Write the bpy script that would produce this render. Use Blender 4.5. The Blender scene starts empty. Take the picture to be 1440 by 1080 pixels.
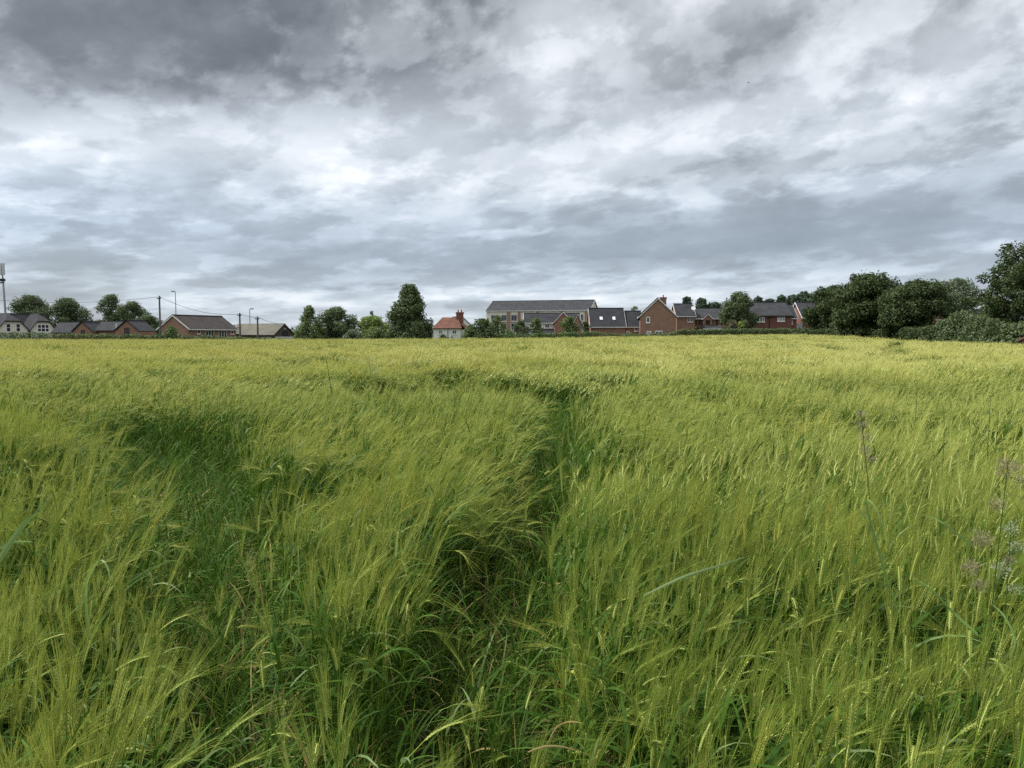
import bpy, math, random
import numpy as np
from mathutils import Vector, Matrix

# ------------------------------------------------------------------ camera
S = bpy.context.scene
C = S.collection
EYE = 1.6
F = 1082.0                      # focal length in photo pixels (1440 wide)
HOR = 470.0
PITCH = math.atan((540.0 - HOR) / F)
cam_data = bpy.data.cameras.new('camera')
cam_data.sensor_width = 36.0
cam_data.lens = 36.0 * F / 1440.0
cam_data.clip_start = 0.05
cam_data.clip_end = 6000
cam = bpy.data.objects.new('camera', cam_data)
cam.location = (0, 0, EYE)
cam.rotation_euler = (math.pi / 2 - PITCH, 0, 0)
C.objects.link(cam)
S.camera = cam

# ------------------------------------------------------------------ render
S.view_settings.view_transform = 'Standard'
S.view_settings.look = 'None'
S.view_settings.gamma = 1
S.view_settings.exposure = 0.24
S.view_settings.use_curve_mapping = False
cy = S.cycles
cy.max_bounces = 6
cy.diffuse_bounces = 3
cy.glossy_bounces = 2
cy.transmission_bounces = 5
cy.transparent_max_bounces = 4
cy.use_denoising = False
cy.sample_clamp_indirect = 4
cy.caustics_reflective = False
cy.caustics_refractive = False
S.render.filter_size = 1.35 if hasattr(S.render, 'filter_size') else 1.5
cy.pixel_filter_type = 'BLACKMAN_HARRIS'

# ------------------------------------------------------------------ node helpers
class NT:
    def __init__(s, tree):
        s.t = tree
    def n(s, kind, **kw):
        nd = s.t.nodes.new(kind)
        for k, v in kw.items():
            setattr(nd, k, v)
        return nd
    def _in(s, sock, v):
        if hasattr(v, 'is_linked') or hasattr(v, 'links'):
            s.t.links.new(v, sock)
        else:
            sock.default_value = v
    def m(s, op, a, b=0.0, c=0.0, clamp=False):
        nd = s.n('ShaderNodeMath', operation=op, use_clamp=clamp)
        s._in(nd.inputs[0], a); s._in(nd.inputs[1], b); s._in(nd.inputs[2], c)
        return nd.outputs[0]
    def mix(s, f, a, b):
        nd = s.n('ShaderNodeMix', data_type='RGBA')
        s._in(nd.inputs[0], f); s._in(nd.inputs[6], a); s._in(nd.inputs[7], b)
        return nd.outputs[2]
    def noise(s, vec, scale, detail=4, rough=.5, dist=0.0):
        nd = s.n('ShaderNodeTexNoise')
        if vec is not None: s.t.links.new(vec, nd.inputs['Vector'])
        nd.inputs['Scale'].default_value = scale
        nd.inputs['Detail'].default_value = detail
        nd.inputs['Roughness'].default_value = rough
        nd.inputs['Distortion'].default_value = dist
        return nd.outputs['Fac']
    def ramp(s, f, stops):
        nd = s.n('ShaderNodeValToRGB')
        cr = nd.color_ramp
        while len(cr.elements) > 1: cr.elements.remove(cr.elements[-1])
        for i, (p, c) in enumerate(stops):
            e = cr.elements[0] if i == 0 else cr.elements.new(p)
            e.position = p
            e.color = (c, c, c, 1) if isinstance(c, (int, float)) else (*c, 1)
        s.t.links.new(f, nd.inputs[0])
        return nd.outputs[0]

# ------------------------------------------------------------------ sky
SUN_EL, SUN_AZ = math.radians(56), math.radians(-72)      # azimuth clockwise from +Y: high on the left
world = bpy.data.worlds.new('World')
S.world = world
world.use_nodes = True
w = NT(world.node_tree)
world.node_tree.nodes.clear()
tc = w.n('ShaderNodeTexCoord')
sep = w.n('ShaderNodeSeparateXYZ')
w.t.links.new(tc.outputs['Generated'], sep.inputs[0])
X, Y, Z = sep.outputs
zc = w.m('MAXIMUM', Z, 0.0)
hn = w.m('SQRT', w.m('ADD', w.m('MULTIPLY', X, X), w.m('MULTIPLY', Y, Y)))
def deck(k, shear, seed):
    """cloud-deck coordinates: compass direction, and elevation stretched so that clouds flatten towards the horizon"""
    comb = w.n('ShaderNodeCombineXYZ')
    w.t.links.new(w.m('ADD', w.m('DIVIDE', X, hn), seed), comb.inputs[0]); w.t.links.new(w.m('DIVIDE', Y, hn), comb.inputs[1])
    w.t.links.new(w.m('ADD', w.m('MULTIPLY', w.m('LOGARITHM', w.m('ADD', zc, .10), math.e), k), w.m('MULTIPLY', X, -shear)), comb.inputs[2])
    return comb.outputs[0]
PB = deck(.60, .20, 3.7)
PC = deck(.65, .26, 11.3)
n_big = w.noise(PB, 1.9, 4, .50, 0.0)
n_mid = w.noise(PB, 4.6, 8, .55, 0.15)
n_band = w.noise(deck(1.0, .15, 5.1), 3.0, 7, .55, 0.1)
n_fine = w.noise(PB, 14.0, 6, .60, 0.2)
# direction of every sky feature: azimuth tangent a (right +), elevation tangent e
ya = w.m('MAXIMUM', Y, 0.05)
front = w.m('GREATER_THAN', Y, 0.0)
a = w.m('ADD', w.m('DIVIDE', X, ya), w.m('MULTIPLY', w.m('SUBTRACT', n_mid, .5), 0.30))
e = w.m('ADD', w.m('DIVIDE', zc, ya), w.m('ADD', w.m('MULTIPLY', w.m('SUBTRACT', n_mid, .5), 0.11), w.m('MULTIPLY', w.m('SUBTRACT', n_fine, .5), 0.035)))
def feature(a0, e0, sa, se, amp, slope=0.0, pw=2.0):
    da = w.m('SUBTRACT', a, a0)
    ee = w.m('SUBTRACT', w.m('SUBTRACT', e, e0), w.m('MULTIPLY', da, slope))
    q = w.m('ADD', w.m('POWER', w.m('ABSOLUTE', w.m('DIVIDE', da, sa)), pw), w.m('POWER', w.m('ABSOLUTE', w.m('DIVIDE', ee, se)), pw))
    return w.m('MULTIPLY', w.m('MULTIPLY', w.m('EXPONENT', w.m('MULTIPLY', q, -1.0)), amp), front)
base = w.ramp(zc, [(0, .55), (.02, .58), (.05, .55), (.09, .50), (.13, .50), (.18, .57), (.25, .57), (.35, .52), (.5, .60), (.62, .85), (1, 1.0)])
def crack(src_, wd, at=.5):
    """thin bright seams between the cloud cells"""
    q = w.m('DIVIDE', w.m('SUBTRACT', src_, at), wd)
    return w.m('EXPONENT', w.m('MULTIPLY', w.m('MULTIPLY', q, q), -1.0))
n_c1 = w.noise(PC, 4.0, 8, .55, 0.25)
n_c2 = w.noise(PC, 8.5, 7, .58, 0.2)
def lump(src_, lo, hi):
    q = w.n('ShaderNodeMapRange', interpolation_type='SMOOTHSTEP'); w.t.links.new(src_, q.inputs[0])
    q.inputs[1].default_value = lo; q.inputs[2].default_value = hi; return q.outputs[0]
n_l1 = w.noise(deck(.70, .26, 31.7), 5.6, 8, .56, 0.1)
n_l2 = w.noise(deck(.75, .2, 47.1), 11.5, 8, .58, 0.15)
lumps = w.m('ADD', w.m('MULTIPLY', lump(n_l1, .46, .55), .15), w.m('MULTIPLY', lump(n_l2, .47, .58), .10))
seam = w.m('MULTIPLY', crack(n_c1, .06), w.m('MULTIPLY', n_mid, 1.2))
seam2 = w.m('MULTIPLY', crack(n_c2, .035), n_big)
b = w.m('ADD', base, w.m('MULTIPLY', w.m('SUBTRACT', n_big, .5), 0.27))
b = w.m('ADD', b, w.m('MULTIPLY', w.m('SUBTRACT', n_mid, .5), 0.32))
b = w.m('ADD', b, w.m('MULTIPLY', w.m('SUBTRACT', n_c1, .5), -0.32))
b = w.m('ADD', b, w.m('MULTIPLY', w.m('SUBTRACT', n_band, .5), 0.22))
b = w.m('ADD', b, w.m('MULTIPLY', w.m('SUBTRACT', n_fine, .5), 0.24))
b = w.m('ADD', b, w.m('ADD', w.m('MULTIPLY', seam, .07), w.m('MULTIPLY', seam2, .03)))
b = w.m('ADD', b, w.m('SUBTRACT', lumps, .15))
b = w.m('SUBTRACT', b, .01)
for g in [(-.72, .42, .38, .110, -.36, 0.0, 3.0),      # the dark cloud, upper left
          (-.42, .37, .24, .10, -.19, 0.0, 3.0),
          (-.08, .38, .22, .06, -.05, 0.05, 3.0),
          (-.02, .44, .20, .05, -.10, 0.1, 2.0),
          (-.45, .235, .34, .045, .22, 0.02, 2.0),     # bright break under it
          (-.12, .215, .25, .03, .10, -.12, 2.0),
          (.04, .33, .06, .05, .20, .3, 2.0),
          (.42, .29, .40, .022, .10, .18, 2.0),
          (.24, .43, .16, .05, .22, 0.1, 2.0),
          (.60, .36, .16, .06, .12, 0.3, 2.0),
          (.42, .14, .34, .045, -.08, .10, 2.0),       # blue-grey band right
          (-.1, .11, .60, .035, -.07, 0.0, 2.0),
          (.35, .065, .40, .014, .12, 0.04, 2.0),
          (-.1, .05, .50, .012, .10, 0.0, 2.0)]:
    b = w.m('ADD', b, feature(*g))
b = w.m('SMOOTH_MAX', b, w.ramp(zc, [(0, .36), (.15, .34), (.20, .30), (.29, .16)]), .22)
b = w.m('ADD', b, w.m('MULTIPLY', w.m('SUBTRACT', n_mid, .5), .22))
b = w.m('ADD', b, w.m('MULTIPLY', w.m('SUBTRACT', n_l2, .5), .17))
b = w.m('MULTIPLY', b, .97)
hue = w.ramp(w.m('ADD', zc, w.m('MULTIPLY', w.m('SUBTRACT', n_big, .5), .1)), [(0, (.88, .99, 1.10)), (.10, (.84, .98, 1.17)), (.20, (.91, 1.0, 1.09)), (.38, (.94, 1.0, 1.04)), (1, (.98, 1, 1.0))])
white = (.97, .99, 1.02, 1)
tint = w.mix(w.ramp(b, [(.55, 0.0), (.95, 1.0)]), hue, white)
bm = w.n('ShaderNodeVectorMath', operation='SCALE')
w.t.links.new(tint, bm.inputs[0]); w.t.links.new(b, bm.inputs['Scale'])
# brighter cloud towards the veiled sun (high left, unseen), added to light the crop
sunv = (math.sin(SUN_AZ) * math.cos(SUN_EL), math.cos(SUN_AZ) * math.cos(SUN_EL), math.sin(SUN_EL))
dt = w.n('ShaderNodeVectorMath', operation='DOT_PRODUCT')
w.t.links.new(tc.outputs['Generated'], dt.inputs[0]); dt.inputs[1].default_value = sunv
glow = w.m('MULTIPLY', w.m('POWER', w.m('MAXIMUM', dt.outputs['Value'], 0.0), 8.0), 1.8)
bm2 = w.n('ShaderNodeVectorMath', operation='SCALE')
w.t.links.new(bm.outputs[0], bm2.inputs[0]); w.t.links.new(w.m('ADD', glow, 1.0), bm2.inputs['Scale'])
sky = w.n('ShaderNodeTexSky')
sky.sky_type = 'NISHITA'
sky.sun_disc = False
sky.sun_elevation = SUN_EL
sky.sun_rotation = SUN_AZ
sk = w.n('ShaderNodeVectorMath', operation='SCALE')
w.t.links.new(sky.outputs[0], sk.inputs[0]); sk.inputs['Scale'].default_value = 0.10
add = w.n('ShaderNodeMix', data_type='RGBA'); add.inputs[0].default_value = 0.90
w.t.links.new(sk.outputs[0], add.inputs[6]); w.t.links.new(bm2.outputs[0], add.inputs[7])
bg = w.n('ShaderNodeBackground')
w.t.links.new(add.outputs[2], bg.inputs[0]); bg.inputs[1].default_value = 1.07
out = w.n('ShaderNodeOutputWorld')
w.t.links.new(bg.outputs[0], out.inputs[0])
world.cycles.sampling_method = 'AUTOMATIC'

sun_d = bpy.data.lights.new('sun', 'SUN')
sun_d.energy = 4.1
sun_d.angle = math.radians(11)
sun_d.color = (1, .96, .88)
sun = bpy.data.objects.new('sun', sun_d)
sun.rotation_euler = Vector(sunv).to_track_quat('Z', 'Y').to_euler()
C.objects.link(sun)

# ------------------------------------------------------------------ pixel -> world
cp, sp = math.cos(PITCH), math.sin(PITCH)
def ray(px, py):
    uu, vv = (px - 720.0) / F, (540.0 - py) / F
    return Vector((uu, cp + vv * sp, -sp + vv * cp))
def at_depth(px, py, d):
    r = ray(px, py)
    return Vector((0, 0, EYE)) + r * (d / r.y)
def at_height(px, py, z):
    r = ray(px, py)
    return Vector((0, 0, EYE)) + r * ((z - EYE) / r.z)
def ground_z(x, y):
    f = np.clip((y - 15) / 70., 0, 1)
    return .80 * np.exp(-.5 * (((x - 52) / 30.) ** 2 + ((y - 122) / 30.) ** 2)) - .10 * f * f * (3 - 2 * f)

# ------------------------------------------------------------------ materials
MATS = {}
def mat(name, col, rough=.8, var=.15, scale=3.0, spec=.3, trans=0.0, col2=None, big=None, bump=0.0, obj_coord=True, detail=4):
    """procedural material: noise between two shades; trans = share of translucency (leaves)"""
    m = bpy.data.materials.new(name); m.use_nodes = True
    MATS[name] = m
    t = NT(m.node_tree); m.node_tree.nodes.clear()
    o = t.n('ShaderNodeOutputMaterial')
    tcn = t.n('ShaderNodeTexCoord')
    vec = tcn.outputs['Object'] if obj_coord else None
    if not obj_coord:
        g = t.n('ShaderNodeNewGeometry'); vec = g.outputs['Position']
    f = t.noise(vec, scale, detail, .6)
    c2 = col2 or tuple(min(1, c * (1 + 2.2 * var)) for c in col)
    c1 = tuple(c * (1 - 1.6 * var) for c in col) if col2 is None else col
    c = t.mix(t.ramp(f, [(.32, 0.0), (.68, 1.0)]), (*c1, 1), (*c2, 1))
    if big:
        g = t.n('ShaderNodeNewGeometry')
        fb = t.noise(g.outputs['Position'], big[0], 3, .55)
        c = t.mix(t.ramp(fb, [(.35, 0.0), (.68, 1.0)]), c, (*big[1], 1))
    p = t.n('ShaderNodeBsdfPrincipled')
    t.t.links.new(c, p.inputs['Base Color'])
    p.inputs['Roughness'].default_value = rough
    p.inputs['Specular IOR Level'].default_value = spec
    if bump:
        bn = t.n('ShaderNodeBump'); bn.inputs['Strength'].default_value = bump
        t.t.links.new(f, bn.inputs['Height']); t.t.links.new(bn.outputs[0], p.inputs['Normal'])
    sh = p.outputs[0]
    if trans:
        tr = t.n('ShaderNodeBsdfTranslucent')
        t.t.links.new(c, tr.inputs[0])
        mx = t.n('ShaderNodeMixShader'); mx.inputs[0].default_value = trans
        t.t.links.new(sh, mx.inputs[1]); t.t.links.new(tr.outputs[0], mx.inputs[2])
        sh = mx.outputs[0]
    t.t.links.new(sh, o.inputs[0])
    return m

# ------------------------------------------------------------------ mesh helpers
class MB:
    """collects polygons, builds ONE mesh object"""
    def __init__(s): s.v = []; s.f = []; s.mi = []
    def poly(s, pts, mi=0):
        k = len(s.v); s.v += [tuple(p) for p in pts]; s.f.append(tuple(range(k, k + len(pts)))); s.mi.append(mi)
    def box(s, x0, x1, y0, y1, z0, z1, mi=0, M=None):
        p = [Vector(q) for q in ((x0, y0, z0), (x1, y0, z0), (x1, y1, z0), (x0, y1, z0), (x0, y0, z1), (x1, y0, z1), (x1, y1, z1), (x0, y1, z1))]
        if M is not None: p = [M @ q for q in p]
        k = len(s.v); s.v += [tuple(q) for q in p]
        for q in ((0, 3, 2, 1), (4, 5, 6, 7), (0, 1, 5, 4), (1, 2, 6, 5), (2, 3, 7, 6), (3, 0, 4, 7)):
            s.f.append(tuple(k + i for i in q)); s.mi.append(mi)
    def slab(s, quad, th, mi=0):
        """a sloped panel: quad (4 points, counter-clockwise seen from outside), thickness th below it"""
        q = [Vector(p) for p in quad]
        n = (q[1] - q[0]).cross(q[-1] - q[0]).normalized()
        lo = [p - n * th for p in q]; k = len(s.v); m = len(q)
        s.v += [tuple(p) for p in q + lo]
        s.f.append(tuple(range(k, k + m))); s.f.append(tuple(range(k + 2 * m - 1, k + m - 1, -1)))
        s.mi += [mi, mi]
        for i in range(m):
            j = (i + 1) % m
            s.f.append((k + j, k + i, k + m + i, k + m + j)); s.mi.append(mi)
    def tube(s, pts, rad, n=6, mi=0, cap=True):
        pts = [Vector(p) for p in pts]; rings = []
        for i, p in enumerate(pts):
            t = (pts[min(i + 1, len(pts) - 1)] - pts[max(i - 1, 0)]).normalized()
            a = t.orthogonal().normalized() if i == 0 else (a - t * a.dot(t)).normalized()
            bb = t.cross(a); r = rad[i] if hasattr(rad, '__len__') else rad
            k = len(s.v)
            for j in range(n):
                an = 2 * math.pi * j / n
                s.v.append(tuple(p + (a * math.cos(an) + bb * math.sin(an)) * r))
            rings.append(k)
        for r0, r1 in zip(rings, rings[1:]):
            for j in range(n):
                s.f.append((r0 + j, r0 + (j + 1) % n, r1 + (j + 1) % n, r1 + j)); s.mi.append(mi)
        if cap:
            s.f.append(tuple(rings[0] + j for j in reversed(range(n)))); s.f.append(tuple(rings[-1] + j for j in range(n))); s.mi += [mi, mi]
    def ribbon(s, pts, wid, side, mi=0):
        side = Vector(side).normalized(); k = len(s.v)
        for p, wd in zip(pts, wid):
            p = Vector(p); s.v.append(tuple(p - side * wd / 2)); s.v.append(tuple(p + side * wd / 2))
        for i in range(len(pts) - 1):
            s.f.append((k + 2 * i, k + 2 * i + 1, k + 2 * i + 3, k + 2 * i + 2)); s.mi.append(mi)
    def mesh(s, name, mats):
        me = bpy.data.meshes.new(name); me.from_pydata(s.v, [], s.f)
        for m in (mats if isinstance(mats, (list, tuple)) else [mats]): me.materials.append(m)
        me.polygons.foreach_set('material_index', s.mi); me.update()
        return me
    def build(s, name, mats, parent=None):
        o = bpy.data.objects.new(name, s.mesh(name, mats)); C.objects.link(o)
        if parent: o.parent = parent
        return o
def tag(o, label=None, cat=None, group=None, kind=None):
    if label: o['label'] = label
    if cat: o['category'] = cat
    if group: o['group'] = group
    if kind: o['kind'] = kind
    return o
def empty(name, loc, rz=0, label=None, cat=None, group=None):
    o = bpy.data.objects.new(name, None); C.objects.link(o)
    o.location = loc; o.rotation_euler = (0, 0, rz); o.empty_display_size = .3
    return tag(o, label, cat, group)

class VN:
    """smooth 2-D value noise"""
    def __init__(s, seed, n=256):
        s.g = np.random.default_rng(seed).random((n, n)); s.n = n
    def __call__(s, x, y, sc):
        x = np.asarray(x) / sc + 1000.; y = np.asarray(y) / sc + 1000.
        i = np.floor(x).astype(int); j = np.floor(y).astype(int)
        fx = x - i; fy = y - j; fx = fx * fx * (3 - 2 * fx); fy = fy * fy * (3 - 2 * fy)
        g, n = s.g, s.n
        return ((g[i % n, j % n] * (1 - fx) + g[(i + 1) % n, j % n] * fx) * (1 - fy)
                + (g[i % n, (j + 1) % n] * (1 - fx) + g[(i + 1) % n, (j + 1) % n] * fx) * fy)

# ------------------------------------------------------------------ the ground
def np_grid(xs, ys, name, m):
    xx, yy = np.meshgrid(xs, ys); zz = ground_z(xx, yy)
    v = np.stack([xx, yy, zz], -1).reshape(-1, 3); nx, ny = len(xs), len(ys)
    idx = np.arange(nx * ny).reshape(ny, nx)
    f = np.stack([idx[:-1, :-1], idx[:-1, 1:], idx[1:, 1:], idx[1:, :-1]], -1).reshape(-1, 4)
    me = bpy.data.meshes.new(name); me.from_pydata(v.tolist(), [], f.tolist()); me.materials.append(m)
    o = bpy.data.objects.new(name, me); C.objects.link(o); return o
mat('soil', (.035, .030, .016), .95, .3, 6, .1, col2=(.05, .06, .02), bump=.4, big=(.4, (.03, .045, .015)))
xs = np.concatenate([[-4000, -1200, -400], np.arange(-200, 201, 5.), [400, 1200, 4000]])
ys = np.concatenate([[-3000, -300, -50], np.arange(-10, 260, 5.), [400, 1200, 5000]])
g = np_grid(xs, ys, 'ground', MATS['soil']); tag(g, kind='structure')
# ------------------------------------------------------------------ buildings
def brick_mat(name, c1, c2, mortar, var=.1):
    m = bpy.data.materials.new(name); m.use_nodes = True; MATS[name] = m
    t = NT(m.node_tree); m.node_tree.nodes.clear()
    o = t.n('ShaderNodeOutputMaterial'); tcn = t.n('ShaderNodeTexCoord'); sp_ = t.n('ShaderNodeSeparateXYZ')
    t.t.links.new(tcn.outputs['Object'], sp_.inputs[0])
    cb = t.n('ShaderNodeCombineXYZ'); t.t.links.new(t.m('ADD', sp_.outputs[0], sp_.outputs[1]), cb.inputs[0]); t.t.links.new(sp_.outputs[2], cb.inputs[1])
    bt = t.n('ShaderNodeTexBrick'); t.t.links.new(cb.outputs[0], bt.inputs['Vector'])
    bt.inputs['Color1'].default_value = (*c1, 1); bt.inputs['Color2'].default_value = (*c2, 1); bt.inputs['Mortar'].default_value = (*mortar, 1)
    bt.inputs['Scale'].default_value = 1; bt.inputs['Brick Width'].default_value = .225; bt.inputs['Row Height'].default_value = .075; bt.inputs['Mortar Size'].default_value = .008
    n = t.noise(tcn.outputs['Object'], 1.1, 5, .6)
    c = t.mix(t.ramp(n, [(.3, 0.0), (.7, .45)]), bt.outputs[0], (*[q * .62 for q in c1], 1))
    p = t.n('ShaderNodeBsdfPrincipled'); t.t.links.new(c, p.inputs['Base Color']); p.inputs['Roughness'].default_value = .85
    p.inputs['Specular IOR Level'].default_value = .2
    t.t.links.new(p.outputs[0], o.inputs[0])
def roof_mat(name, c1, c2, w=.25, h=.2, rough=.65):
    m = bpy.data.materials.new(name); m.use_nodes = True; MATS[name] = m
    t = NT(m.node_tree); m.node_tree.nodes.clear()
    o = t.n('ShaderNodeOutputMaterial'); tcn = t.n('ShaderNodeTexCoord'); sp_ = t.n('ShaderNodeSeparateXYZ')
    t.t.links.new(tcn.outputs['Object'], sp_.inputs[0])
    cb = t.n('ShaderNodeCombineXYZ'); t.t.links.new(t.m('ADD', sp_.outputs[0], sp_.outputs[1]), cb.inputs[0]); t.t.links.new(sp_.outputs[2], cb.inputs[1])
    bt = t.n('ShaderNodeTexBrick'); t.t.links.new(cb.outputs[0], bt.inputs['Vector'])
    bt.inputs['Color1'].default_value = (*c1, 1); bt.inputs['Color2'].default_value = (*c2, 1); bt.inputs['Mortar'].default_value = (*[q * .5 for q in c1], 1)
    bt.inputs['Scale'].default_value = 1; bt.inputs['Brick Width'].default_value = w; bt.inputs['Row Height'].default_value = h; bt.inputs['Mortar Size'].default_value = .01
    n = t.noise(tcn.outputs['Object'], .7, 5, .65)
    c = t.mix(t.ramp(n, [(.35, 0.0), (.7, .5)]), bt.outputs[0], (*[min(1, q * 1.7) for q in c2], 1))
    p = t.n('ShaderNodeBsdfPrincipled'); t.t.links.new(c, p.inputs['Base Color']); p.inputs['Roughness'].default_value = .9; p.inputs['Specular IOR Level'].default_value = .12
    t.t.links.new(p.outputs[0], o.inputs[0])
brick_mat('brick', (.30, .15, .098), (.36, .20, .14), (.33, .28, .23))
brick_mat('brick_dark', (.20, .075, .055), (.24, .095, .07), (.21, .15, .13))
brick_mat('brick_brown', (.30, .15, .10), (.36, .20, .13), (.30, .25, .20))
roof_mat('slate', (.030, .031, .035), (.044, .045, .050))
roof_mat('slate_dark', (.024, .025, .029), (.034, .035, .040))
roof_mat('tile_brown', (.040, .035, .034), (.052, .046, .044))
roof_mat('tile_red', (.105, .050, .038), (.135, .068, .052))
roof_mat('sheet_roof', (.10, .095, .078), (.12, .115, .097), 1.1, 2.5)
mat('render_cream', (.70, .66, .56), .9, .06, 2.0, .2)
mat('render_white', (.77, .76, .71), .9, .05, 2.0, .2)
mat('upvc', (.78, .78, .76), .5, .03, 4, .4)
mat('timber_dark', (.05, .038, .03), .8, .2, 4, .2)
mat('timber_brown', (.12, .09, .07), .8, .2, 4, .2)
mat('cladding', (.62, .62, .63), .6, .05, 3, .3)
mat('glass', (.020, .024, .03), .12, .2, 1.5, .8)
mat('skylight_glass', (.55, .60, .66), .15, .05, 1.5, .8)
mat('galvanised', (.30, .32, .34), .5, .15, 3, .5)
mat('pole_wood', (.13, .12, .105), .85, .2, 5, .2)
mat('black_metal', (.02, .02, .022), .5, .2, 5, .4)
mat('terracotta', (.30, .12, .07), .85, .15, 6, .2)

def zz(py, d): return at_depth(720, py, d).z
class House:
    def __init__(s, name, label, px, d, rz, cat='house', group=None, z=None):
        p = at_depth(px, HOR, d); s.d = d
        s.o = empty(name, (p.x, d, float(ground_z(p.x, d)) if z is None else z), rz, label, cat, group)
        s.z0 = s.o.location.z
    def Z(s, py): return zz(py, s.d) - s.z0
    def body(s, x0, x1, y0, y1, eave, ridge, axis, wall, roof, over=.3, trim=True, rname='roof', wname='wall', th=.16, verge=True, ext=None):
        """walls with gables + roof of two slabs; axis = direction of the ridge"""
        w_ = MB(); xm, ym = (x0 + x1) / 2, (y0 + y1) / 2
        if axis == 'y':
            f = [(x0, 0), (x1, 0), (x1, eave), (xm, ridge), (x0, eave)]
            A = [(a_, y0, b_) for a_, b_ in f]; B = [(a_, y1, b_) for a_, b_ in f]
        else:
            f = [(y0, 0), (y1, 0), (y1, eave), (ym, ridge), (y0, eave)]
            A = [(x1, a_, b_) for a_, b_ in f]; B = [(x0, a_, b_) for a_, b_ in f]
        w_.poly(A); w_.poly(B[::-1])
        for i in (0, 1, 4):
            j = (i + 1) % 5; w_.poly([A[j], A[i], B[i], B[j]])
        wo = w_.build(wname, wall, s.o)
        r_ = MB(); run = (x1 - x0) / 2 if axis == 'y' else (y1 - y0) / 2
        sl = (ridge - eave) / run; k = over; ez = eave - sl * k + th; rzz = ridge + th; vo = .18
        if axis == 'y':
            r_.slab([(x0 - k, y0 - vo, ez), (xm, y0 - vo, rzz), (xm, y1 + vo, rzz), (x0 - k, y1 + vo, ez)][::-1], th * .9)
            r_.slab([(xm, y0 - vo, rzz), (x1 + k, y0 - vo, ez), (x1 + k, y1 + vo, ez), (xm, y1 + vo, rzz)], th * .9)
        else:
            r_.slab([(x0 - vo, y0 - k, ez), (x1 + vo, y0 - k, ez), (x1 + vo, ym, rzz), (x0 - vo, ym, rzz)], th * .9)
            r_.slab([(x0 - vo, ym, rzz), (x1 + vo, ym, rzz), (x1 + vo, y1 + k, ez), (x0 - vo, y1 + k, ez)], th * .9)
        # ridge capping
        if axis == 'y': r_.box(xm - .12, xm + .12, y0 - vo, y1 + vo, rzz - .05, rzz + .06)
        else: r_.box(x0 - vo, x1 + vo, ym - .12, ym + .12, rzz - .05, rzz + .06)
        ro = r_.build(rname, roof, s.o)
        if trim:                                                    # barge boards and gutters
            tm = MATS['upvc'] if trim is True else MATS[trim]; bw = .20
            ends = [y0 - vo - .003, y1 + vo + .003] if axis == 'y' else [x0 - vo - .003, x1 + vo + .003]
            lo, mid_, hi = (x0 - k, xm, x1 + k) if axis == 'y' else (y0 - k, ym, y1 + k)
            for n_, at_ in enumerate(ends if verge else []):         # one chevron of boards per gable
                off = -.03 if n_ == 0 else .03
                sec = [(lo, ez), (mid_, rzz), (hi, ez), (hi, ez - bw), (mid_, rzz - bw), (lo, ez - bw)]
                P3 = (lambda q, o_: (q[0], at_ + o_, q[1])) if axis == 'y' else (lambda q, o_: (at_ + o_, q[0], q[1]))
                b_ = MB(); b_.v = [P3(q, 0) for q in sec] + [P3(q, off) for q in sec]
                for f_ in ((0, 1, 4, 5), (1, 2, 3, 4), (11, 10, 7, 6), (10, 9, 8, 7)): b_.f.append(f_); b_.mi.append(0)
                for i_ in range(6): j_ = (i_ + 1) % 6; b_.f.append((i_, i_ + 6, j_ + 6, j_)); b_.mi.append(0)
                b_.build('barge_board', tm, s.o)
            for e_, sg in ((lo, -1), (hi, 1)):
                g_ = MB(); q0, q1 = e_ + (0 if sg > 0 else -.11), e_ + (.11 if sg > 0 else 0)
                if axis == 'y': g_.box(q0, q1, y0 - vo, y1 + vo, ez - th - .02, ez - .04)
                else: g_.box(x0 - vo, x1 + vo, q0, q1, ez - th - .02, ez - .04)
                g_.build('gutter', tm, s.o)
        return wo, ro
    def window(s, face, at, u0, u1, z0, z1, nx=1, nz=1, frame='upvc', fw=.07, sill=True, glass='glass', name='window'):
        """face: 'f' (y = at, looking -y), 'l' (x = at, looking -x), 'r' (x = at, looking +x); u along the wall"""
        def bx(mb, a0, a1, c0, c1, d0, d1):
            if face == 'f': mb.box(a0, a1, at - d1, at - d0, c0, c1)
            elif face == 'l': mb.box(at - d1, at - d0, a0, a1, c0, c1)
            else: mb.box(at + d0, at + d1, a0, a1, c0, c1)
        fr = MB()
        bx(fr, u0, u0 + fw, z0, z1, -.02, .06); bx(fr, u1 - fw, u1, z0, z1, -.02, .06)
        bx(fr, u0 + fw, u1 - fw, z0, z0 + fw, -.02, .06); bx(fr, u0 + fw, u1 - fw, z1 - fw, z1, -.02, .06)
        for i in range(1, nx):
            c_ = u0 + (u1 - u0) * i / nx; bx(fr, c_ - fw / 2, c_ + fw / 2, z0 + fw, z1 - fw, -.02, .055)
        for i in range(1, nz):
            c_ = z0 + (z1 - z0) * i / nz; bx(fr, u0 + fw, u1 - fw, c_ - fw / 2, c_ + fw / 2, -.02, .05)
        if sill: bx(fr, u0 - .08, u1 + .08, z0 - .09, z0 - .002, -.02, .12)
        wo = fr.build(name, MATS[frame], s.o)
        pn = MB(); bx(pn, u0 + fw * .5, u1 - fw * .5, z0 + fw * .5, z1 - fw * .5, -.01, .02); pn.build('pane', MATS[glass], wo)
        return wo
    def part(s, name, m, *boxes, parent=None):
        for q in boxes:
            b_ = MB(); b_.box(*q); o_ = b_.build(name, MATS[m], parent or s.o)
        return o_
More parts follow.
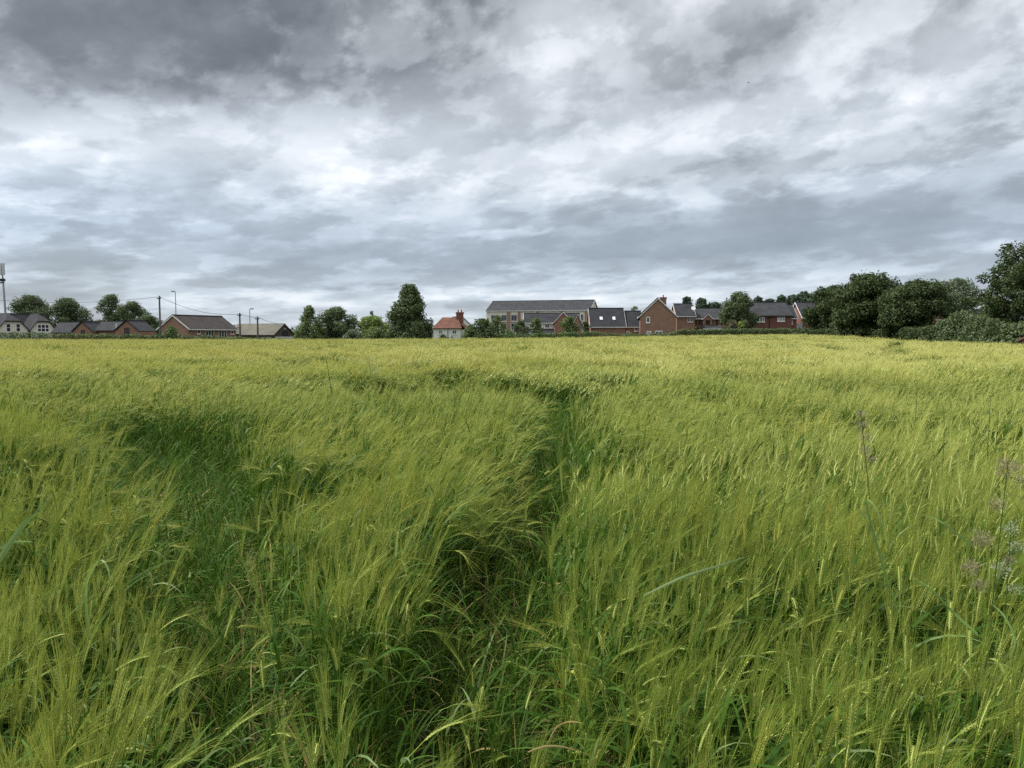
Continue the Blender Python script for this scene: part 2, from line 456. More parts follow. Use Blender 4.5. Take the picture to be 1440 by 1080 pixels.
    def chimney(s, x0, x1, y0, y1, z0, z1, m='brick', pots=2):
        c_ = MB(); c_.box(x0, x1, y0, y1, z0, z1 - .25); c_.box(x0 - .08, x1 + .08, y0 - .08, y1 + .08, z1 - .25, z1)
        co = c_.build('chimney', MATS[m], s.o)
        for i in range(pots):
            xx = x0 + (x1 - x0) * (i + .5) / pots
            p_ = MB(); p_.tube([(xx, (y0 + y1) / 2, z1), (xx, (y0 + y1) / 2, z1 + .45)], [.13, .10], 8)
            p_.build('chimney_pot', MATS['terracotta'], co)
    def skylight(s, xc, yc, zc, w_, l_, slope, frame='upvc', glass='skylight_glass'):
        """on a roof plane rising towards +y with the given slope"""
        n = Vector((0, -math.sin(slope), math.cos(slope))); a_ = Vector((w_ / 2, 0, 0)); b_ = Vector((0, math.cos(slope), math.sin(slope))) * l_ / 2
        c_ = Vector((xc, yc, zc)) + n * .10
        m = MB(); m.slab([c_ - a_ - b_, c_ + a_ - b_, c_ + a_ + b_, c_ - a_ + b_], .16); wo = m.build('skylight', MATS[frame], s.o)
        c_ = c_ + n * .015; a_ *= .84; b_ *= .88
        m = MB(); m.slab([c_ - a_ - b_, c_ + a_ - b_, c_ + a_ + b_, c_ - a_ + b_], .012); m.build('pane', MATS[glass], wo)

# -- cream house with two clipped gables, far left
d = 150; H = House('cream_house', 'cream rendered house with two clipped grey slate gables beside the tall mast', 1, d, math.radians(52))
def clipped_wing(H, xc, wd, y0, y1, eave, clip, ridge, back, wm, rm):
    w_ = MB(); hw = wd / 2; sl = (ridge - eave) / hw; cw = (ridge - clip) / sl
    f = [(-hw, 0), (hw, 0), (hw, eave), (cw, clip), (-cw, clip), (-hw, eave)]
    A = [(xc + a_, y0, b_) for a_, b_ in f]; w_.poly(A)
    w_.poly([(xc + hw, y0, 0), (xc + hw, y1, 0), (xc + hw, y1, eave), (xc + hw, y0, eave)]); w_.poly([(xc - hw, y1, 0), (xc - hw, y0, 0), (xc - hw, y0, eave), (xc - hw, y1, eave)])
    w_.build('wall', MATS[wm], H.o)
    r_ = MB(); o = .35; ey = eave - sl * o; t = .14
    r_.slab([(xc + hw + o, y0 - .25, ey + t), (xc + hw + o, y1, ey + t), (xc, y1, ridge + t), (xc, y0 + back, ridge + t), (xc + cw, y0 - .25, clip + t)], .13)
    r_.slab([(xc - hw - o, y1, ey + t), (xc - hw - o, y0 - .25, ey + t), (xc - cw, y0 - .25, clip + t), (xc, y0 + back, ridge + t), (xc, y1, ridge + t)], .13)
    r_.slab([(xc - cw - .05, y0 - .30, clip + t - .02), (xc + cw + .05, y0 - .30, clip + t - .02), (xc, y0 + back, ridge + t + .02)], .13)
    r_.build('roof', MATS[rm], H.o)
    b_ = MB()
    b_.slab([(xc + hw + o, y0 - .27, ey + t), (xc + cw, y0 - .27, clip + t), (xc + cw, y0 - .27, clip + t - .22), (xc + hw + o, y0 - .27, ey + t - .22)], .04)
    b_.slab([(xc - hw - o, y0 - .27, ey + t), (xc - cw, y0 - .27, clip + t), (xc - cw, y0 - .27, clip + t - .22), (xc - hw - o, y0 - .27, ey + t - .22)], .04)
    b_.box(xc - cw, xc + cw, y0 - .36, y0 - .31, clip - .12, clip + .1)
    b_.build('barge_board', MATS['timber_dark'], H.o)
Ze = H.Z(461) - .3; Zc = H.Z(451.5); Zr = H.Z(440.5)
clipped_wing(H, 2.1, 5.4, 0, 6, Ze, Zc, Zr, 2.4, 'render_cream', 'slate')
clipped_wing(H, 7.6, 4.6, 0, 6, Ze, Zc, Zr, 2.4, 'render_cream', 'slate')
H.body(-5, 10.5, 4.5, 10, Ze, Zr, 'x', MATS['render_cream'], MATS['slate'], trim='timber_dark', rname='main_roof', wname='main_wall')
for x0 in (1.0, 2.7): H.window('f', 0, x0, x0 + .75, H.Z(466.5), H.Z(455), 1, 2)
H.window('f', 0, 6.5, 8.7, H.Z(467), H.Z(455.5), 3, 2, fw=.13)
H.chimney(.5, 1.2, 6.8, 7.5, Zr - .5, Zr + .9)

# -- brick barn range
d = 136; k = d / 1082.
H = House('barn_range', 'low brick barn range with grey slate roof and two small gables behind the hedge', 118.5, d, 0, 'barn')
X_ = lambda px: (px - 118.5) * k
H.body(X_(104), X_(133), -.4, 5, H.Z(467), H.Z(453), 'y', MATS['brick_brown'], MATS['slate'], trim=False, over=.15)
H.body(X_(131), X_(166), .8, 6.2, H.Z(465), H.Z(452.5), 'x', MATS['brick_brown'], MATS['slate'], trim='timber_dark', over=.2, verge=False)
H.body(X_(163), X_(197), -.3, 6, H.Z(466), H.Z(451.5), 'y', MATS['brick_brown'], MATS['slate'], trim=False, over=.1)
H.body(X_(70), X_(106), .8, 6.2, H.Z(468), H.Z(453.5), 'x', MATS['brick_brown'], MATS['slate'], trim='timber_dark', over=.2, verge=False)
H.window('f', -.3, X_(176), X_(183), 1.0, H.Z(461), 2, 1, frame='timber_dark', name='door')
H.window('f', -.4, X_(116), X_(121), H.Z(469), H.Z(464), 1, 1, frame='timber_dark')
H.part('roof_flashing', 'upvc', (X_(162), X_(163), .2, .5, H.Z(466), H.Z(455)))
H.skylight(X_(101), 1.9, H.Z(463.5), .8, .9, math.radians(38))

# -- red brick bungalow
d = 132; k = d / 1082.
H = House('bungalow', 'red brick bungalow with brown tiled roof and white window frames behind the hedge', 265, d, math.radians(-22), 'bungalow')
ev, rg = H.Z(461.5), H.Z(444)
H.body(-6.6, 0, 0, 11.5, ev, rg, 'y', MATS['brick'], MATS['tile_brown'], over=.45)
for u0, u1, z0, z1, nx in ((1.9, 2.7, 1.75, 2.45, 1), (3.9, 5.9, 1.0, 2.4, 3), (7.1, 9.1, 1.0, 2.4, 3), (10.1, 10.9, 1.7, 2.4, 1)):
    H.window('r', 0, u0, u1, z0, z1, nx, 1, fw=.10)

# -- long brown-roofed barn
d = 142; k = d / 1082.
H = House('long_barn', 'long low barn with tan sheet roof and dark timber gable beside the green trees', 386, d, math.radians(61), 'barn')
ev, rg = H.Z(471.5), H.Z(456.5)
H.body(0, 5.0, 0, 12.2, ev, rg, 'y', MATS['timber_brown'], MATS['sheet_roof'], over=.25, trim='timber_dark')
H.part('white_band', 'cladding', (0.05, 4.95, -.06, -.002, ev - 1.3, ev - .25))
H.part('side_band', 'cladding', (-.06, -.002, .8, 3.4, ev - 1.3, ev - .3))
m_ = MB(); m_.slab([(1.8, -.05, ev - .1), (3.5, -.05, ev - .1), (3.5, -.05, ev + .5), (3.1, -.05, ev + .85), (2.2, -.05, ev + .85), (1.8, -.05, ev + .5)], .045); m_.build('loft_opening', MATS['black_metal'], H.o)  # flat black panel standing in for the shaded inside of the opening
p_ = H.part('lamp_box', 'upvc', (2.4, 2.65, -.12, -.002, ev + 1.1, ev + 1.3))
# -- small pale-roofed shed left of it
H = House('shed', 'small shed with pale sheet roof between bungalow and long barn', 331, 146, math.radians(20), 'shed')
H.body(-1.6, 1.6, 0, 4, H.Z(470), H.Z(462), 'x', MATS['timber_brown'], MATS['sheet_roof'], over=.2, trim=False)

# -- white cottage with hipped red roof
d = 128; k = d / 1082.
H = House('red_roofed_cottage', 'small white cottage with hipped red tile roof and tall brick chimney', 628, d, math.radians(-4), 'cottage')
X_ = lambda px: (px - 628) * k
x0, x1, y1 = X_(609.5), X_(648), 5.5; ev, rg = H.Z(462), H.Z(447)
w_ = MB(); w_.box(x0, x1, 0, y1, 0, ev); w_.build('wall', MATS['render_white'], H.o)
r_ = MB(); t = .14; o = .22; hx = X_(618.5); hr = X_(641)
e_ = ev + .06
r_.slab([(x0 - o, -o, e_), (x1 + o, -o, e_), (hr, y1 / 2, rg + t), (hx, y1 / 2, rg + t)], t * .9)
r_.slab([(x0 - o, y1 + o, e_), (x0 - o, -o, e_), (hx, y1 / 2, rg + t)], t * .9)
r_.slab([(x1 + o, y1 + o, e_), (x0 - o, y1 + o, e_), (hx, y1 / 2, rg + t), (hr, y1 / 2, rg + t)], t * .9)
r_.slab([(x1 + o, -o, e_), (x1 + o, y1 + o, e_), (hr, y1 / 2, rg + t)], t * .9)
r_.build('roof', MATS['tile_red'], H.o)
H.part('gutter', 'timber_dark', (x0 - o, x1 + o, -o - .1, -o, ev - .06, ev + .04))
H.part('downpipe', 'black_metal', (X_(629.6), X_(630.2), -.08, -.002, .1, ev - .1))
H.part('lean_to_wall', 'render_white', (x1 + .003, x1 + .8, .3, 5, 0, ev - .2))
m_ = MB(); m_.slab([(x1, .1, H.Z(455)), (x1 + 1.1, .1, ev - .3), (x1 + 1.1, 5.2, ev - .3), (x1, 5.2, H.Z(455))], .12); m_.build('lean_to_roof', MATS['tile_red'], H.o)
H.window('f', 0, X_(617), X_(622), H.Z(470), H.Z(464), 2, 1); H.window('f', 0, X_(636), X_(642), H.Z(470), H.Z(464), 2, 1)
H.chimney(X_(639), X_(648.5), 2.2, 3.1, rg - 1.6, H.Z(438.5), 'brick_dark', 2)

H = House('gabled_house', 'white walled house with dark roof slope just behind the red roofed cottage', 656, 158, math.radians(20))
H.body(-3.6, 2.0, 0, 7, H.Z(463), H.Z(446), 'y', MATS['render_white'], MATS['slate_dark'], over=.3)

# -- large flats
d = 186; k = d / 1082.
H = House('flats', 'large three storey cream apartment block with brick piers and long grey roof', 829, d - 3, math.radians(-18), 'apartments', z=0)
xL = -26.0; ev, rg = H.Z(436), H.Z(421.5)
H.body(xL, 0, 0, 10, ev, rg, 'x', MATS['render_cream'], MATS['slate'], over=.2, trim='cladding', th=.2)
kk = 26.0 / (829 - 686.)
U = lambda px: (px - 829) * kk
for a_, b_ in ((716, 720), (731, 734.5), (823, 827), (757, 760), (790, 793)):
    H.part('brick_pier', 'brick', (U(a_), U(b_), -.25, -.002, 0, ev - .3))
for a_, b_ in ((693, 701), (707.5, 715), (721.5, 729.5), (741, 750), (765, 774), (797, 806), (813, 820.5)):
    for z0, z1 in ((450.5, 442), (463, 454)):
        H.window('f', 0, U(a_), U(b_), H.Z(z0), H.Z(z1), 2, 1, frame='galvanised', fw=.12, sill=False)
H.part('floor_band', 'brick_brown', (xL, 0, -.08, -.003, H.Z(453.2), H.Z(452)))
for z0, z1 in ((450, 441), (463, 453)): H.window('r', 0, 3.5, 5.2, H.Z(z0), H.Z(z1), 2, 1, frame='galvanised')
H.part('corner_pier', 'brick', (-.3, .12, -.12, .5, 0, ev - .4))

# -- brick house in front of the flats
d = 150; k = d / 1082.
H = House('twin_gable_house', 'brick house with white edged front gable and dark roof in front of the flats', 791, d, 0)
X_ = lambda px: (px - 791) * k
H.body(X_(738), X_(817), 1.5, 8, H.Z(453.5), H.Z(440.5), 'x', MATS['render_white'], MATS['slate_dark'], over=.3)
H.body(X_(779.5), X_(804), -.4, 4.6, H.Z(452.5), H.Z(439.5), 'y', MATS['brick'], MATS['slate_dark'], over=.3, rname='gable_roof', wname='gable_wall')
H.body(X_(806.5), X_(818), -.1, 4.6, H.Z(454), H.Z(442), 'y', MATS['brick'], MATS['slate_dark'], over=.15, rname='gable_roof', wname='gable_wall')
m_ = MB(); m_.slab([(X_(742), -.4, H.Z(468.5)), (X_(779), -.4, H.Z(468.5)), (X_(779), 1.49, H.Z(462.5)), (X_(742), 1.49, H.Z(462.5))], .12); m_.build('porch_roof', MATS['slate_dark'], H.o)
H.part('porch_gutter', 'upvc', (X_(742), X_(779), -.5, -.41, H.Z(469.6), H.Z(468.6)))
H.part('porch_wall', 'brick', (X_(742), X_(778.9), 0, 1.49, 0, H.Z(468)))
for a_ in (745, 756, 767): H.window('f', 1.5, X_(a_), X_(a_ + 6), H.Z(461), H.Z(455.5), 2, 1)

# -- barn conversion with skylights
d = 140; k = d / 1082.
H = House('converted_barn', 'brick barn conversion with steep dark roof and two small skylights', 831, d, 0)
X_ = lambda px: (px - 831) * k
ev, rg = H.Z(458.5), H.Z(433.5); sl = math.atan2(rg - ev, 3.6)
H.body(X_(831), X_(879), 0, 7.2, ev, rg, 'x', MATS['brick'], MATS['slate_dark'], over=.3)
H.body(X_(879.5), X_(904), .5, 6.7, ev, H.Z(437.5), 'x', MATS['brick'], MATS['slate_dark'], over=.3, rname='low_roof', wname='low_wall')
for a_ in (846.5, 864.5): H.skylight(X_(a_), 3.6 * (458.5 - 449) / 25., ev + (rg - ev) * (458.5 - 449) / 25. + .16, .5, .85, sl)
H.window('f', .5, X_(892.5), X_(898), H.Z(466), H.Z(459.5), 1, 1, fw=.15)
H.window('f', .5, X_(881), X_(886), H.Z(472), H.Z(465.5), 1, 1, fw=.15)
H.part('downpipe', 'black_metal', (X_(831.4), X_(832.2), -.1, -.01, .1, ev - .2))

# -- tall brick gable house
d = 134; k = d / 1082.
H = House('tall_gable_house', 'two storey brick house with white edged gable end and chimney', 950.5, d, math.radians(-8))
W_ = 6.15; X_ = lambda px: (px - 950.5) * k
ev, rg = H.Z(444.5), H.Z(420.5)
H.body(-W_, 0, 0, 8.5, ev, rg, 'y', MATS['brick'], MATS['slate_dark'], over=.25, th=.2)
H.chimney(-2.6, -1.5, 3.4, 4.2, rg - .8, H.Z(416.5) , 'brick', 1)
for a_, b_, z0, z1, nx in ((909, 914.5, 454, 445.5, 1), (910, 916.5, 471.5, 465.5, 2), (922, 932, 471.5, 465, 2)):
    H.window('f', 0, X_(a_), X_(b_), H.Z(z0), H.Z(z1), nx, 1, fw=.15)
for z0, z1 in ((455, 447.5), (473, 465)): H.window('r', 0, 2.2, 7.2, H.Z(z0), H.Z(z1), 3, 1, fw=.2)
d = 148; k = d / 1082.
H = House('terraced_cottages', 'row of brick cottages with dark roof and a small white edged porch gable', 985, d, math.radians(-3))
X_ = lambda px: (px - 985) * k
H.body(X_(972), X_(1058), 1, 8, H.Z(447.5), H.Z(433.5), 'x', MATS['brick'], MATS['slate'], over=.3)
H.body(X_(950), X_(975), -1.5, 6, H.Z(444.5), H.Z(427.5), 'x', MATS['brick'], MATS['slate_dark'], over=.3, rname='near_roof', wname='near_wall')
H.body(X_(989), X_(1001), 0, 4, H.Z(448), H.Z(442), 'y', MATS['brick'], MATS['slate'], over=.12, rname='porch_gable_roof', wname='porch_gable_wall')
H.window('f', 0, X_(992), X_(998), H.Z(455), H.Z(450), 2, 1, frame='timber_dark')
for a_ in (978, 983.5, 1008, 1014): H.window('f', 1, X_(a_), X_(a_ + 3), H.Z(455), H.Z(449), 1, 1, frame='timber_dark')
for a_ in (965, 969): H.window('f', -1.5, X_(a_), X_(a_ + 3), H.Z(453), H.Z(447), 1, 1)
m_ = MB(); m_.slab([(X_(986), -1.6, H.Z(462)), (X_(1013), -1.6, H.Z(462)), (X_(1013), -.02, H.Z(457)), (X_(986), -.02, H.Z(457))], .12); m_.build('canopy_roof', MATS['slate'], H.o)
m_ = MB(); m_.slab([(X_(986), -1.65, H.Z(462)), (X_(1013), -1.65, H.Z(462)), (X_(1013), -1.65, H.Z(463.3)), (X_(986), -1.65, H.Z(463.3))], .06); m_.build('canopy_gutter', MATS['upvc'], H.o)
H.part('canopy_post', 'upvc', (X_(986.3), X_(987), -1.55, -1.4, 0, H.Z(463)), (X_(1012), X_(1012.7), -1.55, -1.4, 0, H.Z(463)))
m_ = MB(); m_.tube([(X_(973), -1.2, H.Z(434)), (X_(973), -1.3, H.Z(434) + .05)], [.1, .42], 12); m_.tube([(X_(973.3), -.6, H.Z(439)), (X_(973.3), -1.2, H.Z(434.5))], .04, 5); m_.build('satellite_dish', MATS['upvc'], H.o)

# -- brick houses on the right
d = 140; k = d / 1082.
H = House('brick_house', 'dark red brick house with two white casement windows between the round tree and the oaks', 1086, d, 0)
X_ = lambda px: (px - 1086) * k
H.body(X_(1054), X_(1113), 0, 7.5, H.Z(443.5), H.Z(425), 'x', MATS['brick_dark'], MATS['slate'], over=.3, trim='timber_dark', verge=False)
H.body(X_(1113.5), X_(1122), .8, 6.6, H.Z(446.5), H.Z(428), 'x', MATS['brick_dark'], MATS['slate'], over=.3, trim='upvc', rname='wing_roof', wname='wing_wall')
H.window('f', 0, X_(1064.5), X_(1075), H.Z(453), H.Z(445.5), 3, 1, fw=.16); H.window('f', 0, X_(1092.5), X_(1103), H.Z(452), H.Z(444.7), 3, 2, fw=.16)
H.window('f', .8, X_(1114.5), X_(1116.5), H.Z(456), H.Z(448), 1, 1, fw=.1)
H.part('downpipe', 'black_metal', (X_(1081), X_(1082), -.1, -.01, .1, H.Z(444)))
H = House('brick_house', 'dark red brick house with grey roof half hidden by the left oak', 1140, 145, 0)
k = 145 / 1082.; X_ = lambda px: (px - 1140) * k
H.body(X_(1128), X_(1175), 0, 7, H.Z(446), H.Z(425), 'x', MATS['brick_dark'], MATS['slate'], over=.3, trim='upvc')
H.window('f', 0, X_(1135.5), X_(1138), H.Z(455), H.Z(448), 1, 1)
# grey garden gate between them
p = at_depth(1123.5, HOR, 141); g0 = empty('garden_gate', (p.x, 141, float(ground_z(p.x, 141))), 0, 'grey wooden garden gate between two dark red brick houses', 'gate')
m_ = MB()
for i in range(9): m_.box(-.62 + i * .14, -.50 + i * .14, 0, .03, .05, zz(455, 141) - g0.location.z)
m_.build('boards', MATS['galvanised'], g0)
m_ = MB(); m_.box(-.75, -.63, -.05, .07, 0, zz(454, 141) - g0.location.z); m_.box(.65, .77, -.05, .07, 0, zz(454, 141) - g0.location.z); m_.build('posts', MATS['pole_wood'], g0)
# houses glimpsed through the oaks
H = House('red_brick_house', 'red brick house glimpsed through the dark oaks beside the willow', 1312, 150, 0)
k = 150 / 1082.; X_ = lambda px: (px - 1312) * k
H.body(X_(1262), X_(1335), 0, 7, H.Z(452), H.Z(432), 'x', MATS['brick'], MATS['tile_brown'], over=.3)
H.window('f', 0, X_(1300), X_(1306), H.Z(462), H.Z(455), 2, 1)
H = House('white_house', 'white walled house showing as a bright speck through the dark oaks', 1225, 152, 0)
k = 152 / 1082.; X_ = lambda px: (px - 1225) * k
H.body(X_(1180), X_(1246), 0, 7, H.Z(456), H.Z(442), 'x', MATS['render_white'], MATS['slate'], over=.3)

# ------------------------------------------------------------------ poles, lamps, wires
def pole(px, py_top, d, name, label, cat, r0=.14, r1=.09, m='pole_wood', group=None):
    p = at_depth(px, py_top, d); z0 = float(ground_z(p.x, d)); o = empty(name, (p.x, d, z0), 0, label, cat, group)
    h = p.z - z0; b_ = MB(); b_.tube([(0, 0, -.2), (0, 0, h)], [r0, r1], 10); b_.build('pole', MATS[m], o)
    return o, h
def tp(name, label, px, top, d, fit=True, grp='wooden utility poles'):
    o, h = pole(px, top, d, name, label, 'pole', .19, .13, group=grp)
    b_ = MB()
    if fit:
        b_.box(-.35, .35, -.2, -.12, h - .5, h - .36)
        for xx in (-.3, .3): b_.tube([(xx, -.16, h - .36), (xx, -.16, h - .2)], .05, 6)
        b_.build('insulator_bar', MATS['black_metal'], o)
    return o, h
A1, h1 = tp('utility_pole', 'tall dark utility pole left of the bungalow carrying the wires', 224, 416, 128)
A2, h2 = tp('utility_pole', 'shorter utility pole in front of the tan barn roof, left of the lamp post', 337, 440, 132)
A3, h3 = tp('utility_pole', 'shortest utility pole in front of the tan barn roof, right of the lamp post', 362, 445, 134)
def lamp(px, top, d, label, side=-1):
    o, h = pole(px, top, d, 'street_lamp', label, 'street lamp', .11, .07, 'galvanised', 'street lamps along the far road')
    b_ = MB(); b_.tube([(0, 0, h - .05), (side * .45, 0, h + .02)], .045, 6); ar = b_.build('arm', MATS['galvanised'], o)
    b_ = MB(); b_.box(side * .45 - .32, side * .45 + .32, -.13, .13, h - .03, h + .13); b_.box(side * .45 - .22, side * .45 + .22, -.1, .1, h - .08, h - .031); b_.build('lantern', MATS['galvanised'], o)
lamp(246.5, 410, 150, 'tall street lamp rising behind the bungalow roof', -1)
lamp(351, 434.5, 150, 'street lamp between two utility poles at the tan barn', 1)
o, h = pole(1405.5, 433, 85, 'post', 'pale bare post standing above the hedge under the oak', 'post', .13, .11, 'render_white')
b_ = MB(); b_.box(-.16, .16, -.16, .16, h, h + .06); b_.build('cap', MATS['galvanised'], o)
# telecom mast
p = at_depth(6, 372, 175); o = empty('telecom_mast', (p.x, 175, 0), 0, 'tall grey telecom mast with antenna cluster at the left edge', 'mast')
hb = zz(390, 175); ht = zz(370, 175)
b_ = MB(); b_.tube([(0, 0, 0), (-.45, 0, hb)], [.27, .19], 12); b_.build('pole', MATS['galvanised'], o)
for j in range(6):
    an = j * math.pi / 3 + .3; r_ = .42
    b_ = MB(); M_ = Matrix.Translation((-.55 + math.cos(an) * r_, math.sin(an) * r_, 0)) @ Matrix.Rotation(an, 4, 'Z')
    b_.box(-.08, .10, -.16, .16, hb + .5, ht, M=M_); b_.build('antenna', MATS['cladding'], o)
b_ = MB(); b_.tube([(-.5, 0, hb), (-.55, 0, ht - .2)], .12, 8)
for q in (hb + .8, ht - .8):
    for j in range(6):
        an = j * math.pi / 3 + .3; b_.tube([(-.55, 0, q), (-.55 + .4 * math.cos(an), .4 * math.sin(an), q)], .04, 5)
b_.build('antenna_frame', MATS['black_metal'], o)
b_ = MB(); b_.box(-1.0, -.1, -.35, .35, hb - .9, hb - .3); b_.tube([(-1.5, 0, hb - 1.2), (-.2, 0, hb - 1.2)], .16, 8); b_.build('equipment', MATS['black_metal'], o)
# wires
def wire(p, q, sag, label):
    pts_ = []
    for i in range(25):
        t = i / 24.; c_ = p.lerp(q, t); c_.z -= sag * 4 * t * (1 - t); pts_.append(c_)
    b_ = MB(); b_.tube(pts_, .028, 5); o = b_.build('overhead_wire', MATS['black_metal']); return tag(o, label, 'wire', 'overhead wires')
T1 = A1.location + Vector((0, -.16, h1 - .2)); T2 = A2.location + Vector((0, -.16, h2 - .2)); T3 = A3.location + Vector((0, -.16, h3 - .2))
wire(at_depth(-60, 415.5, 140), T1 + Vector((-.3, 0, 0)), 1.1, 'black overhead wire sagging from the left edge to the tall utility pole')
wire(T1 + Vector((.3, 0, 0)), T2, 1.0, 'black overhead wire from the tall utility pole to the shorter pole')
wire(T2, T3 + Vector((-.3, 0, 0)), .05, 'short black overhead wire between the two poles by the tan barn')
wire(T3 + Vector((.3, 0, 0)), at_depth(398, 455, 143), .3, 'black overhead wire from the shortest pole to the tan barn ridge')
# ------------------------------------------------------------------ trees, shrubs, hedges
def foliage_mat(name, c1, c2, trans=.25, rough=.6):
    plant = bpy.data.materials.new(name); plant.use_nodes = True; MATS[name] = plant
    t = NT(plant.node_tree); plant.node_tree.nodes.clear()
    o = t.n('ShaderNodeOutputMaterial'); g = t.n('ShaderNodeNewGeometry')
    n = t.noise(g.outputs['Position'], .55, 3, .6)
    f = t.m('ADD', t.m('MULTIPLY', g.outputs['Random Per Island'], .6), t.m('MULTIPLY', t.ramp(n, [(.3, 0.0), (.7, 1.0)]), .4))
    c = t.mix(f, (*c1, 1), (*c2, 1))
    p = t.n('ShaderNodeBsdfPrincipled'); t.t.links.new(c, p.inputs['Base Color']); p.inputs['Roughness'].default_value = rough
    p.inputs['Specular IOR Level'].default_value = .25
    tr = t.n('ShaderNodeBsdfTranslucent'); t.t.links.new(c, tr.inputs[0])
    mx = t.n('ShaderNodeMixShader'); mx.inputs[0].default_value = trans
    t.t.links.new(p.outputs[0], mx.inputs[1]); t.t.links.new(tr.outputs[0], mx.inputs[2]); t.t.links.new(mx.outputs[0], o.inputs[0])
foliage_mat('oak_leaf', (0.026, 0.047, 0.014), (0.071, 0.103, 0.028))
foliage_mat('dark_leaf', (0.061, 0.096, 0.039), (0.128, 0.173, 0.068))
foliage_mat('mid_leaf', (0.088, 0.136, 0.045), (0.168, 0.224, 0.076))
foliage_mat('bright_leaf', (0.136, 0.208, 0.051), (0.240, 0.320, 0.088))
foliage_mat('grey_leaf', (.095, .13, .070), (.16, .20, .12))
foliage_mat('conifer_leaf', (0.051, 0.092, 0.048), (0.092, 0.144, 0.073))
foliage_mat('pine_haze_leaf', (.055, .085, .055), (.085, .12, .075))
foliage_mat('hedge_leaf', (0.056, 0.104, 0.033), (0.136, 0.193, 0.064))
foliage_mat('brown_leaf', (.10, .10, .055), (.16, .14, .085))
foliage_mat('gold_leaf', (.16, .22, .035), (.24, .30, .06))
foliage_mat('red_leaf', (.065, .045, .03), (.10, .06, .045))
mat('bark', (.085, .070, .052), .9, .3, 5, .1, bump=.5)

def leaves_np(P, Nn, size, rg, asp=.62):
    """one leaf-cluster blade (a bent quad) per point"""
    n = len(P)
    r = rg.standard_normal((n, 3)) * .75 + Nn; r /= np.linalg.norm(r, axis=1)[:, None] + 1e-9
    t = np.cross(r, rg.standard_normal((n, 3))); t /= np.linalg.norm(t, axis=1)[:, None] + 1e-9
    b = np.cross(r, t); s = size * (.55 + .9 * rg.random(n))[:, None]
    v = np.stack([P - t * s * .5, P + b * s * asp * .5 + r * s * .08, P + t * s * .5, P - b * s * asp * .5 + r * s * .05], 1)
    return v.reshape(-1, 3)
def leaf_mesh(name, V, m):
    nq = len(V) // 4; me = bpy.data.meshes.new(name)
    me.vertices.add(len(V)); me.vertices.foreach_set('co', V.astype(np.float32).ravel())
    me.loops.add(nq * 4); me.loops.foreach_set('vertex_index', np.arange(nq * 4, dtype=np.int32))
    me.polygons.add(nq); me.polygons.foreach_set('loop_start', np.arange(0, nq * 4, 4, dtype=np.int32))
    me.materials.append(MATS[m]); me.update(); me.validate(); return me
def lobe_points(centers, radii, per, rg, squash=.8):
    P, Nn = [], []
    for c, r in zip(centers, radii):
        k = max(8, int(per * (r ** 2)))
        d = rg.standard_normal((k, 3)); d /= np.linalg.norm(d, axis=1)[:, None]
        # uneven lobes: twigs reach beyond, hollows fall inside
        lump = 1 + .22 * np.sin(d[:, 0] * 5 + c[0] * 3) * np.sin(d[:, 1] * 5 + c[1]) + .18 * np.sin(d[:, 2] * 7 + c[2])
        rr = r * lump * (.40 + .64 * rg.random(k) ** .55)
        rr[rg.random(k) < .05] *= 1.22
        q = d * rr[:, None]; q[:, 2] *= squash
        P.append(c + q); Nn.append(d * [1, 1, .8] + [0, 0, .35])
    return np.concatenate(P), np.concatenate(Nn)
